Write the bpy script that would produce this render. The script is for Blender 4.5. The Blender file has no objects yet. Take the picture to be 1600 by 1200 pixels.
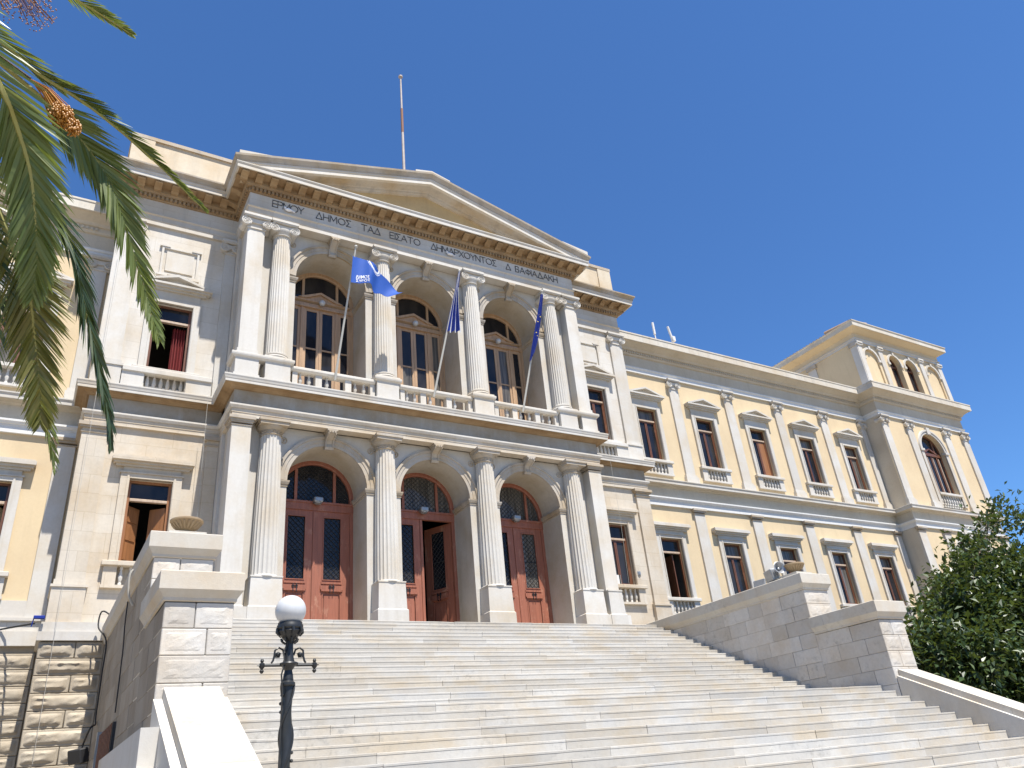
import bpy, math, random
from mathutils import Vector, Matrix
PI = math.pi
random.seed(7)
sc = bpy.context.scene
COL = sc.collection
R = math.radians

# ------------------------------------------------------------------ camera, sky, sun, exposure
cam_d = bpy.data.cameras.new('camera'); cam = bpy.data.objects.new('camera', cam_d); COL.objects.link(cam)
cr = (0.861737, -0.498852, -0.092501); cd = (0.161255, 0.442165, -0.882319); cf = (0.481048, 0.745411, 0.461472)
CAM = Vector((-9.4054, -19.0840, -3.9705))
cam.matrix_world = Matrix(((cr[0], -cd[0], -cf[0], CAM.x), (cr[1], -cd[1], -cf[1], CAM.y), (cr[2], -cd[2], -cf[2], CAM.z), (0, 0, 0, 1)))
cam_d.sensor_width = 36; cam_d.lens = 36 * 1212.23 / 1600; cam_d.clip_end = 6000; cam_d.clip_start = .05
sc.camera = cam
SUN = Vector((.12, -1, 2.3)).normalized()
w = bpy.data.worlds.new('World'); sc.world = w; w.use_nodes = True
nt = w.node_tree; nt.nodes.clear()
sky = nt.nodes.new('ShaderNodeTexSky'); sky.sky_type = 'NISHITA'; sky.sun_disc = False
sky.sun_elevation = math.asin(SUN.z); sky.sun_rotation = math.atan2(SUN.x, SUN.y)
sky.air_density = 1.0; sky.dust_density = .05; sky.ozone_density = 2.5; sky.altitude = 0
bg = nt.nodes.new('ShaderNodeBackground'); bg.inputs['Strength'].default_value = .068
wo = nt.nodes.new('ShaderNodeOutputWorld')
tint = nt.nodes.new('ShaderNodeMix'); tint.data_type = 'RGBA'; tint.blend_type = 'MULTIPLY'; tint.inputs[0].default_value = 1; tint.inputs[7].default_value = (.61, .96, 1.36, 1)
nt.links.new(sky.outputs[0], tint.inputs[6]); nt.links.new(tint.outputs[2], bg.inputs[0]); nt.links.new(bg.outputs[0], wo.inputs[0])
sl = bpy.data.lights.new('sun', 'SUN'); sl.energy = 4.9; sl.angle = R(.53); sl.color = (1, .95, .87)
so = bpy.data.objects.new('sun', sl); COL.objects.link(so); so.rotation_euler = SUN.to_track_quat('Z', 'Y').to_euler(); so.location = (0, -40, 60)
sc.view_settings.view_transform = 'Standard'; sc.view_settings.look = 'None'; sc.view_settings.gamma = 1
sc.view_settings.exposure = .93; sc.view_settings.use_curve_mapping = False
sc.render.resolution_x = 1024; sc.render.resolution_y = 768

# ------------------------------------------------------------------ materials
def nodes(m):
    m.use_nodes = True; t = m.node_tree; t.nodes.clear()
    o = t.nodes.new('ShaderNodeOutputMaterial'); p = t.nodes.new('ShaderNodeBsdfPrincipled'); t.links.new(p.outputs[0], o.inputs[0])
    return t, p
class G:
    """small node-graph helper"""
    def __init__(s, t): s.t = t
    def n(s, ty, **k):
        x = s.t.nodes.new(ty)
        for a, b in k.items(): setattr(x, a, b)
        return x
    def l(s, a, b): s.t.links.new(a, b)
    def noise(s, vec, scale, detail=4, rough=.55):
        x = s.n('ShaderNodeTexNoise'); x.inputs['Scale'].default_value = scale; x.inputs['Detail'].default_value = detail; x.inputs['Roughness'].default_value = rough
        s.l(vec, x.inputs['Vector']); return x.outputs[0]
    def ramp(s, f, a, b):
        x = s.n('ShaderNodeMapRange'); x.inputs['From Min'].default_value = a; x.inputs['From Max'].default_value = b; s.l(f, x.inputs['Value']); return x.outputs[0]
    def math(s, op, a, b):
        x = s.n('ShaderNodeMath', operation=op)
        for i, v in enumerate((a, b)):
            if isinstance(v, (int, float)): x.inputs[i].default_value = v
            else: s.l(v, x.inputs[i])
        return x.outputs[0]
    def mix(s, f, a, b, bt='MIX'):
        x = s.n('ShaderNodeMix', data_type='RGBA', blend_type=bt)
        for i, v in ((0, f), (6, a), (7, b)):
            if isinstance(v, (int, float)): x.inputs[i].default_value = v
            elif isinstance(v, tuple): x.inputs[i].default_value = (*v, 1)
            else: s.l(v, x.inputs[i])
        return x.outputs[2]
    def scaled(s, vec, sx, sy, sz):
        x = s.n('ShaderNodeMapping'); x.inputs['Scale'].default_value = (sx, sy, sz); s.l(vec, x.inputs['Vector']); return x.outputs[0]
    def bump(s, h, st, dist, p):
        x = s.n('ShaderNodeBump'); x.inputs['Strength'].default_value = st; x.inputs['Distance'].default_value = dist; s.l(h, x.inputs['Height']); s.l(x.outputs[0], p.inputs['Normal'])
MATS = {}
def stone(name, base, stain, lo=.45, hi=.75, sc_=.7, rough=.7, rnd=.12, streak=.25, bump=.25, dark=(.25, .22, .19), joint=None):
    m = bpy.data.materials.new(name); t, p = nodes(m); g = G(t)
    pos = g.n('ShaderNodeNewGeometry').outputs['Position']
    a = g.ramp(g.noise(pos, sc_, 6, .6), lo, hi)
    c = g.mix(a, base, stain)
    oi = g.n('ShaderNodeObjectInfo').outputs['Random']
    if name in ('step_marble', 'wall_marble'):      # grey-blue stones among the cream ones
        c = g.mix(g.math('MULTIPLY', g.ramp(g.noise(pos, .9, 4, .6), .5, .68), .6), c, (base[0] * .82, base[0] * .835, base[0] * .84))
    c = g.mix(g.math('MULTIPLY', oi, rnd), c, tuple(x * .45 for x in stain))
    st = g.ramp(g.noise(g.scaled(pos, 3.2, 3.2, .35), 1.0, 5, .65), .52, .78)
    c = g.mix(g.math('MULTIPLY', st, streak), c, dark)
    fine = g.noise(pos, 14, 5, .7)
    c = g.mix(g.math('MULTIPLY', g.ramp(fine, .35, .7), .16), c, dark)
    sp = g.ramp(g.noise(pos, 45, 2, .5), .66, .76)
    c = g.mix(g.math('MULTIPLY', sp, .18), c, dark)
    if name in ('step_marble', 'coping_marble', 'wall_marble'):
        bl = g.math('MULTIPLY', g.ramp(g.noise(pos, .55, 3, .5), .5, .62), g.ramp(g.noise(pos, 7, 6, .75), .53, .66))
        c = g.mix(g.math('MULTIPLY', bl, .4), c, dark)
    if joint:
        bw, bh = joint
        sep = g.n('ShaderNodeSeparateXYZ'); g.l(pos, sep.inputs[0]); cmb = g.n('ShaderNodeCombineXYZ')
        g.l(g.math('ADD', sep.outputs[0], sep.outputs[1]), cmb.inputs[0]); g.l(sep.outputs[2], cmb.inputs[1])
        b = g.n('ShaderNodeTexBrick'); g.l(cmb.outputs[0], b.inputs['Vector']); b.inputs['Scale'].default_value = 1
        b.inputs['Brick Width'].default_value = bw; b.inputs['Row Height'].default_value = bh; b.inputs['Mortar Size'].default_value = .006
        b.inputs['Color1'].default_value = (1, 1, 1, 1); b.inputs['Color2'].default_value = (.93, .91, .88, 1); b.inputs['Mortar'].default_value = (.80, .77, .72, 1)
        c = g.mix(1.0, c, b.outputs['Color'], 'MULTIPLY')
    g.l(c, p.inputs['Base Color']); p.inputs['Roughness'].default_value = rough; p.inputs['Specular IOR Level'].default_value = .3
    g.bump(g.math('ADD', fine, g.noise(pos, 60, 3, .6)), bump, .006, p)
    MATS[name] = m; return m
def wood(name, base, worn, amt=.35, rough=.5):
    m = bpy.data.materials.new(name); t, p = nodes(m); g = G(t)
    pos = g.n('ShaderNodeNewGeometry').outputs['Position']
    gr = g.noise(g.scaled(pos, 18, 18, 1.2), 1.0, 5, .6)
    c = g.mix(g.ramp(gr, .35, .7), base, tuple(x * .72 for x in base))
    wn = g.ramp(g.noise(g.scaled(pos, 2.5, 2.5, 1.2), 1.6, 7, .72), .56, .68)
    c = g.mix(g.math('MULTIPLY', wn, amt), c, worn)
    g.l(c, p.inputs['Base Color']); p.inputs['Roughness'].default_value = rough
    g.bump(gr, .3, .004, p); MATS[name] = m; return m
def plain(name, col, rough=.5, metal=0, var=.15, scale=8, spec=.5):
    m = bpy.data.materials.new(name); t, p = nodes(m); g = G(t)
    pos = g.n('ShaderNodeNewGeometry').outputs['Position']
    c = g.mix(g.math('MULTIPLY', g.ramp(g.noise(pos, scale, 5, .6), .35, .7), var), col, tuple(x * .4 for x in col))
    g.l(c, p.inputs['Base Color']); p.inputs['Roughness'].default_value = rough; p.inputs['Metallic'].default_value = metal; p.inputs['Specular IOR Level'].default_value = spec
    MATS[name] = m; return m
def leafmat(name, a, b, rough=.35, trans=.25):
    m = bpy.data.materials.new(name); t, p = nodes(m); g = G(t)
    r = g.n('ShaderNodeNewGeometry').outputs['Random Per Island']
    c = g.mix(r, a, b); g.l(c, p.inputs['Base Color']); p.inputs['Roughness'].default_value = rough
    tr = g.n('ShaderNodeBsdfTranslucent'); g.l(g.mix(.5, c, (.25, .3, .04)), tr.inputs[0])
    ms = g.n('ShaderNodeMixShader'); ms.inputs[0].default_value = trans; g.l(p.outputs[0], ms.inputs[1]); g.l(tr.outputs[0], ms.inputs[2])
    o = [x for x in t.nodes if x.type == 'OUTPUT_MATERIAL'][0]; g.l(ms.outputs[0], o.inputs[0]); MATS[name] = m; return m

M = MATS
stone('marble', (.60, .575, .53), (.53, .455, .35), .44, .72, .6, joint=(1.35, .52), streak=.32, rnd=.2, dark=(.33, .29, .235))
stone('marble_plain', (.575, .555, .515), (.525, .455, .355), .43, .70, .8, streak=.34, rnd=.22, dark=(.32, .28, .22))
stone('marble_warm', (.58, .525, .44), (.50, .395, .265), .42, .72, .7, joint=(1.25, .48), streak=.25)
stone('marble_aged', (.44, .395, .335), (.38, .28, .16), .4, .68, .9, streak=.55, dark=(.16, .15, .135))
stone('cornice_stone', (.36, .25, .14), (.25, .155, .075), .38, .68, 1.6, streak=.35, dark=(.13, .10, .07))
stone('render_grey', (.56, .50, .40), (.49, .41, .30), .4, .7, .5, streak=.25, bump=.15, dark=(.2, .18, .15))
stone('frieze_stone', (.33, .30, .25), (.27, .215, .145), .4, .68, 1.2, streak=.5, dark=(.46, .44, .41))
stone('soffit_stone', (.52, .475, .405), (.43, .36, .26), .4, .7, 1.0, streak=.25, dark=(.2, .17, .13))
stone('wall_dirty_shade', (.34, .295, .235), (.27, .215, .155), .4, .7, 1.4, rnd=.45, streak=.3, bump=.6, dark=(.13, .12, .11))  # brown-grey dirt, with the left wall's shade put into the colour as well
stone('tread_dim', (.44, .415, .37), (.29, .26, .215), .42, .7, 1.2, rnd=.25, streak=0, bump=.3, dark=(.15, .14, .13))  # treads darkened, as if worn, to cut light bounced into the portico
stone('stucco', (.61, .49, .315), (.55, .43, .275), .40, .70, .6, rnd=0, streak=.30, bump=.15, dark=(.42, .33, .21), rough=.85)
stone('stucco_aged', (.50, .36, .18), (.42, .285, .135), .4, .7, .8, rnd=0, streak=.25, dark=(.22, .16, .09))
stone('cornice_white', (.59, .55, .475), (.52, .44, .33), .4, .7, .8, streak=.35, dark=(.22, .2, .17))
stone('attic_render', (.60, .53, .41), (.53, .42, .28), .4, .65, .9, streak=.25, dark=(.26, .21, .15))
stone('step_marble', (.515, .495, .455), (.49, .42, .32), .42, .66, 1.0, rnd=.36, streak=.0, bump=.3, dark=(.2, .19, .17))
stone('wall_marble', (.61, .58, .53), (.55, .475, .38), .4, .7, 1.6, rnd=.40, streak=.15, bump=.5, dark=(.19, .18, .165))
stone('coping_marble', (.53, .50, .44), (.50, .41, .295), .42, .7, .9, rnd=.2, streak=.12, bump=.35)
stone('rough_ashlar', (.44, .385, .30), (.36, .295, .21), .35, .7, 1.3, rnd=.3, streak=.15, bump=.8, dark=(.19, .16, .12))
stone('urn_stone', (.35, .26, .155), (.27, .185, .10), .35, .7, 4, streak=.35, bump=.6)
stone('paving', (.33, .285, .225), (.28, .235, .18), .4, .7, .4, streak=.0)
stone('earth', (.22, .185, .13), (.10, .105, .06), .4, .7, .1, streak=0)
wood('door_paint', (.31, .108, .062), (.45, .25, .165), .6, .55)
wood('window_wood', (.48, .31, .18), (.5, .36, .24), .3, .4)
wood('sash_wood', (.15, .06, .03), (.32, .18, .11), .35, .4)
wood('sash_pale', (.48, .36, .26), (.55, .46, .36), .3, .5)
wood('shutter_wood', (.30, .13, .05), (.36, .2, .1), .3, .45)
plain('iron', (.028, .030, .032), .42, .3, .3, 20)
plain('letter_bronze', (.09, .085, .08), .5, .4, .3, 20)
plain('dark_room', (.05, .045, .04), .9, 0, .2, 1)
plain('curtain_red', (.22, .02, .02), .85, 0, .3, 6)
plain('curtain_cream', (.62, .52, .34), .85, 0, .3, 5)
plain('curtain_pale', (.42, .42, .42), .9, 0, .3, 3)
plain('globe_white', (.52, .53, .54), .3, 0, .14, 9)
plain('white_paint', (.64, .63, .60), .5, 0, .2, 10)
plain('grey_metal', (.33, .34, .35), .4, .5, .3, 12)
plain('black_box', (.02, .02, .022), .5, 0, .3, 10)
plain('rubber', (.02, .02, .02), .7, 0, .1, 10)
plain('cable_pale', (.45, .43, .38), .6, 0, .1, 10)
plain('pole_dull', (.42, .36, .32), .6, 0, .45, 4)
plain('rust', (.26, .13, .08), .8, .1, .5, 30)
plain('roof_tile', (.34, .24, .17), .85, 0, .5, 4)
plain('bird', (.72, .72, .74), .7, 0, .2, 20)
plain('flag_blue', (.022, .085, .36), .7, 0, .12, 6, .2)
plain('flag_white', (.78, .79, .82), .7, 0, .08, 6, .2)
plain('flag_navy', (.015, .035, .24), .7, 0, .15, 6, .2)
plain('star_yellow', (.75, .55, .05), .7, 0, .1, 6)
plain('bark', (.20, .15, .10), .9, 0, .6, 9)
plain('rachis', (.30, .28, .08), .7, 0, .3, 12)
plain('date_orange', (.46, .20, .02), .5, 0, .3, 30)
plain('date_red', (.24, .10, .05), .6, 0, .4, 30)
leafmat('palm_leaf', (.11, .155, .035), (.20, .235, .07), .38, .35)
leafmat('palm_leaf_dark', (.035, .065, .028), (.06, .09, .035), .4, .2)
leafmat('palm_leaf_yellow', (.13, .14, .03), (.2, .17, .04), .4, .35)
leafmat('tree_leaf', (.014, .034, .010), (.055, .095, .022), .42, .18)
m = bpy.data.materials.new('glass_dark'); t, p = nodes(m); g = G(t)
pos = g.n('ShaderNodeNewGeometry').outputs['Position']
gv = g.mix(g.ramp(g.noise(g.scaled(pos, 1.5, 1.5, .5), 1, 3), .4, .7), (.010, .011, .015), (.04, .036, .034))
cur = g.ramp(g.noise(g.scaled(pos, 14, 14, .6), 1, 2), .3, .7)
gv2 = g.mix(cur, (.05, .045, .04), (.17, .155, .135))
oi = g.n('ShaderNodeObjectInfo').outputs['Random']
g.l(g.mix(g.math('GREATER_THAN', oi, .68), gv, gv2), p.inputs['Base Color'])
p.inputs['Roughness'].default_value = .07; p.inputs['IOR'].default_value = 1.5; p.inputs['Specular IOR Level'].default_value = .32
g.bump(g.noise(pos, 1.2, 2), .12, .02, p); M['glass'] = m

# ------------------------------------------------------------------ mesh helpers
class MB:
    def __init__(s): s.v = []; s.f = []
    def add(s, V, F):
        n = len(s.v); s.v += [tuple(x) for x in V]; s.f += [tuple(i + n for i in f) for f in F]; return s
    def box(s, x0, x1, y0, y1, z0, z1):
        return s.add([(x0, y0, z0), (x1, y0, z0), (x1, y1, z0), (x0, y1, z0), (x0, y0, z1), (x1, y0, z1), (x1, y1, z1), (x0, y1, z1)],
                     [(0, 3, 2, 1), (4, 5, 6, 7), (0, 1, 5, 4), (1, 2, 6, 5), (2, 3, 7, 6), (3, 0, 4, 7)])
    def taper(s, x0, x1, y0, y1, z0, z1, d):
        return s.add([(x0 - d, y0 - d, z0), (x1 + d, y0 - d, z0), (x1 + d, y1, z0), (x0 - d, y1, z0), (x0, y0, z1), (x1, y0, z1), (x1, y1, z1), (x0, y1, z1)],
                     [(0, 3, 2, 1), (4, 5, 6, 7), (0, 1, 5, 4), (1, 2, 6, 5), (2, 3, 7, 6), (3, 0, 4, 7)])
    def cbox(s, x0, x1, y0, y1, z0, z1, c=.012):
        V = []; idx = {}
        for i, (xa, xs) in enumerate(((x0, 1), (x1, -1))):
            for j, (ya, ys) in enumerate(((y0, 1), (y1, -1))):
                for k, (za, zs) in enumerate(((z0, 1), (z1, -1))):
                    for a in range(3):
                        idx[i, j, k, a] = len(V)
                        V.append((xa + (0 if a == 0 else xs * c), ya + (0 if a == 1 else ys * c), za + (0 if a == 2 else zs * c)))
        F = []
        for i in (0, 1): F.append(tuple(idx[i, j, k, 0] for j, k in ((0, 0), (1, 0), (1, 1), (0, 1))))
        for j in (0, 1): F.append(tuple(idx[i, j, k, 1] for i, k in ((0, 0), (1, 0), (1, 1), (0, 1))))
        for k in (0, 1): F.append(tuple(idx[i, j, k, 2] for i, j in ((0, 0), (1, 0), (1, 1), (0, 1))))
        for i in (0, 1):
            for j in (0, 1): F.append((idx[i, j, 0, 0], idx[i, j, 1, 0], idx[i, j, 1, 1], idx[i, j, 0, 1]))
            for k in (0, 1): F.append((idx[i, 0, k, 0], idx[i, 1, k, 0], idx[i, 1, k, 2], idx[i, 0, k, 2]))
        for j in (0, 1):
            for k in (0, 1): F.append((idx[0, j, k, 1], idx[1, j, k, 1], idx[1, j, k, 2], idx[0, j, k, 2]))
        for i in (0, 1):
            for j in (0, 1):
                for k in (0, 1): F.append((idx[i, j, k, 0], idx[i, j, k, 1], idx[i, j, k, 2]))
        return s.add(V, F)
    def boss(s, x0, x1, y0, y1, z0, z1, amp=.035, nx=6, nz=4, edge=.035, rnd=None):
        """block whose front (y0) face is rock-faced inside a drafted margin"""
        rnd = rnd or random
        s.cbox(x0, x1, y0, y1, z0, z1, .012)
        V = []; F = []; nx, nz = max(8, int((x1 - x0) * 18)), 8; N = {}
        def lump(i, j): return N.setdefault((i // 2, j // 2), rnd.uniform(.35, 1.0))
        for j in range(nz + 1):
            for i in range(nx + 1):
                u, v = i / nx, j / nz; d = min(i, nx - i, j, nz - j)
                x = x0 + edge + (x1 - x0 - 2 * edge) * u; z = z0 + edge + (z1 - z0 - 2 * edge) * v
                if d: x += rnd.uniform(-.006, .006); z += rnd.uniform(-.005, .005)
                V.append((x, y0 + .003 if d == 0 else y0 - amp * (.55 if d == 1 else 1.0) * (.55 * lump(i, j) + .25 * lump(i + 1, j + 1) + .2 * rnd.random()), z))
        for j in range(nz):
            for i in range(nx):
                a = j * (nx + 1) + i; F.append((a, a + 1, a + nx + 2, a + nx + 1))
        return s.add(V, F)
    def lathe(s, cx, cy, prof, seg=16, a0=0, a1=2 * PI):
        V = []; F = []; full = abs(a1 - a0 - 2 * PI) < 1e-6; n = seg if full else seg + 1
        for r, z in prof:
            for i in range(n):
                a = a0 + (a1 - a0) * i / seg; V.append((cx + r * math.cos(a), cy + r * math.sin(a), z))
        for j in range(len(prof) - 1):
            for i in range(seg if not full else n):
                k = (i + 1) % n
                if not full and i == seg: continue
                F.append((j * n + i, j * n + k, (j + 1) * n + k, (j + 1) * n + i))
        if prof[0][0] > 1e-4: F.append(tuple(range(n))[::-1])
        if prof[-1][0] > 1e-4: F.append(tuple((len(prof) - 1) * n + i for i in range(n)))
        return s.add(V, F)
    def sweep(s, path, prof, cap=True):
        n = len(path); N = []
        for i in range(n - 1):
            dx, dy = path[i + 1][0] - path[i][0], path[i + 1][1] - path[i][1]; L = math.hypot(dx, dy); N.append((dy / L, -dx / L))
        V = []; F = []; m = len(prof)
        for i in range(n):
            if i == 0: o = N[0]
            elif i == n - 1: o = N[-1]
            else:
                a, b = N[i - 1], N[i]; d = 1 + a[0] * b[0] + a[1] * b[1]; o = ((a[0] + b[0]) / d, (a[1] + b[1]) / d)
            for q, z in prof: V.append((path[i][0] + o[0] * q, path[i][1] + o[1] * q, z))
        for i in range(n - 1):
            for j in range(m - 1):
                F.append((i * m + j, (i + 1) * m + j, (i + 1) * m + j + 1, i * m + j + 1))
        if cap: F.append(tuple(range(m))[::-1]); F.append(tuple((n - 1) * m + j for j in range(m)))
        return s.add(V, F)
    def prism(s, poly, axis, a, b):
        """polygon extruded along an axis: poly (u,v) -> x: (y,z) y: (x,z) z: (x,y)"""
        def P(u, v, t): return {'x': (t, u, v), 'y': (u, t, v), 'z': (u, v, t)}[axis]
        n = len(poly)
        return s.add([P(u, v, a) for u, v in poly] + [P(u, v, b) for u, v in poly],
                     [tuple(range(n))[::-1], tuple(range(n, 2 * n))] + [(i, (i + 1) % n, n + (i + 1) % n, n + i) for i in range(n)])
    def tube(s, pts, rad, seg=6, cap=True):
        pts = [Vector(p) for p in pts]; n = len(pts); V = []; F = []; prev = None
        for i, p in enumerate(pts):
            t = (pts[min(i + 1, n - 1)] - pts[max(i - 1, 0)]).normalized()
            if prev is None:
                u = t.cross(Vector((0, 0, 1)))
                if u.length < .05: u = t.cross(Vector((1, 0, 0)))
            else: u = prev - t * prev.dot(t)
            u.normalize(); prev = u; v = t.cross(u); r = rad[i] if isinstance(rad, (list, tuple)) else rad
            for k in range(seg):
                a = 2 * PI * k / seg; V.append(p + u * (r * math.cos(a)) + v * (r * math.sin(a)))
        for i in range(n - 1):
            for k in range(seg):
                F.append((i * seg + k, i * seg + (k + 1) % seg, (i + 1) * seg + (k + 1) % seg, (i + 1) * seg + k))
        if cap: F.append(tuple(range(seg))[::-1]); F.append(tuple((n - 1) * seg + k for k in range(seg)))
        return s.add(V, F)
    def sphere(s, c, r, seg=16, rings=10, sx=1, sy=1, sz=1):
        V = []; F = []
        for j in range(rings + 1):
            a = PI * j / rings
            for i in range(seg):
                b = 2 * PI * i / seg; V.append((c[0] + sx * r * math.sin(a) * math.cos(b), c[1] + sy * r * math.sin(a) * math.sin(b), c[2] + sz * r * math.cos(a)))
        for j in range(rings):
            for i in range(seg): F.append((j * seg + i, (j + 1) * seg + i, (j + 1) * seg + (i + 1) % seg, j * seg + (i + 1) % seg))
        return s.add(V, F)
    def wall(s, x0, x1, z0, z1, y0, y1, holes=()):
        """front sheet with rectangular openings and their reveals"""
        xs = sorted({x0, x1, *[h[0] for h in holes], *[h[1] for h in holes]}); zs = sorted({z0, z1, *[h[2] for h in holes], *[h[3] for h in holes]})
        for i in range(len(xs) - 1):
            for j in range(len(zs) - 1):
                cx, cz = (xs[i] + xs[i + 1]) / 2, (zs[j] + zs[j + 1]) / 2
                if any(h[0] < cx < h[1] and h[2] < cz < h[3] for h in holes): continue
                s.add([(xs[i], y0, zs[j]), (xs[i + 1], y0, zs[j]), (xs[i + 1], y0, zs[j + 1]), (xs[i], y0, zs[j + 1])], [(0, 1, 2, 3)])
        for a, b, c, d in holes:
            s.add([(a, y0, c), (b, y0, c), (b, y0, d), (a, y0, d), (a, y1, c), (b, y1, c), (b, y1, d), (a, y1, d)],
                  [(0, 4, 5, 1), (1, 5, 6, 2), (2, 6, 7, 3), (3, 7, 4, 0)])
        return s
    def arch(s, cx, r, x0, x1, z0, zs, z1, y0, y1, seg=28, part='both'):
        """wall sheet with an arched opening ('front') and its jambs and vault ('reveal')"""
        q = lambda *P: s.add(P, [(0, 1, 2, 3)])
        A = [(cx - r * math.cos(PI * i / seg), zs + r * math.sin(PI * i / seg)) for i in range(seg + 1)]
        if part != 'reveal':
            if x0 < cx - r: q((x0, y0, z0), (cx - r, y0, z0), (cx - r, y0, zs), (x0, y0, zs)); q((x0, y0, zs), (cx - r, y0, zs), (cx - r, y0, z1), (x0, y0, z1))
            if x1 > cx + r: q((cx + r, y0, z0), (x1, y0, z0), (x1, y0, zs), (cx + r, y0, zs)); q((cx + r, y0, zs), (x1, y0, zs), (x1, y0, z1), (cx + r, y0, z1))
            for (xa, za), (xb, zb) in zip(A, A[1:]): q((xa, y0, za), (xb, y0, zb), (xb, y0, z1), (xa, y0, z1))
        if part != 'front':
            for x in (cx - r, cx + r): q((x, y0, z0), (x, y1, z0), (x, y1, zs), (x, y0, zs))
            for (xa, za), (xb, zb) in zip(A, A[1:]): q((xa, y0, za), (xa, y1, za), (xb, y1, zb), (xb, y0, zb))
        return s
    def ring(s, cx, zs, prof, a0=0, a1=PI, seg=28):
        """moulding bent round an arch; prof is a list of (radius, y)"""
        V = []; F = []; m = len(prof)
        for i in range(seg + 1):
            a = a0 + (a1 - a0) * i / seg
            for r, y in prof: V.append((cx - r * math.cos(a), y, zs + r * math.sin(a)))
        for i in range(seg):
            for j in range(m - 1): F.append((i * m + j, (i + 1) * m + j, (i + 1) * m + j + 1, i * m + j + 1))
        return s.add(V, F)
    def build(s, name, mat, parent=None, smooth=False, loc=None, mats=None):
        me = bpy.data.meshes.new(name); me.from_pydata(s.v, [], s.f); me.update()
        me.materials.append(M[mat] if isinstance(mat, str) else mat)
        if smooth:
            me.polygons.foreach_set('use_smooth', [True] * len(me.polygons))
            try: me.set_sharp_from_angle(angle=R(38))
            except Exception: pass
        o = bpy.data.objects.new(name, me); COL.objects.link(o); o.parent = parent
        if loc: o.location = loc
        return o
def tag(o, label=None, cat=None, group=None, kind=None):
    for k, v in (('label', label), ('category', cat), ('group', group), ('kind', kind)):
        if v: o[k] = v
    return o
def thing(name, label, cat, loc=(0, 0, 0), group=None):
    o = bpy.data.objects.new(name, None); COL.objects.link(o); o.location = loc; o.empty_display_size = .3
    return tag(o, label, cat, group)
def dup(o, parent, loc, skip=(), label=None):
    """copy of a part with copies of its sub-parts"""
    c = o.copy(); COL.objects.link(c); c.parent = parent; c.location = loc
    if label: c['label'] = label
    for ch in o.children:
        if ch.name.split('.')[0] in skip: continue
        d = ch.copy(); COL.objects.link(d); d.parent = c
    return c

# ------------------------------------------------------------------ planes and levels (metres; z=0 about the portico floor)
YP, YA, YD, YF, YFW, YW, YWW, YT, YTW = -.22, .15, 1.22, 1.30, 1.38, 2.50, 2.58, 1.60, 1.68
Z0 = .06                 # portico floor
GZ = -5.62               # plaza
gr = MB().add([(-3000, -3000, GZ - .01), (3000, -3000, GZ - .01), (3000, 3000, GZ - .01), (-3000, 3000, GZ - .01)], [(0, 1, 2, 3)]).build('ground', 'earth'); tag(gr, kind='structure')
pl = MB().add([(-60, -70, GZ), (60, -70, GZ), (60, 1.1, GZ), (-60, 1.1, GZ)], [(0, 1, 2, 3)]).build('plaza', 'paving'); tag(pl, kind='structure')

TH = thing('town_hall', 'long neoclassical building with yellow wings and white columned portico above the steps', 'building')
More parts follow.
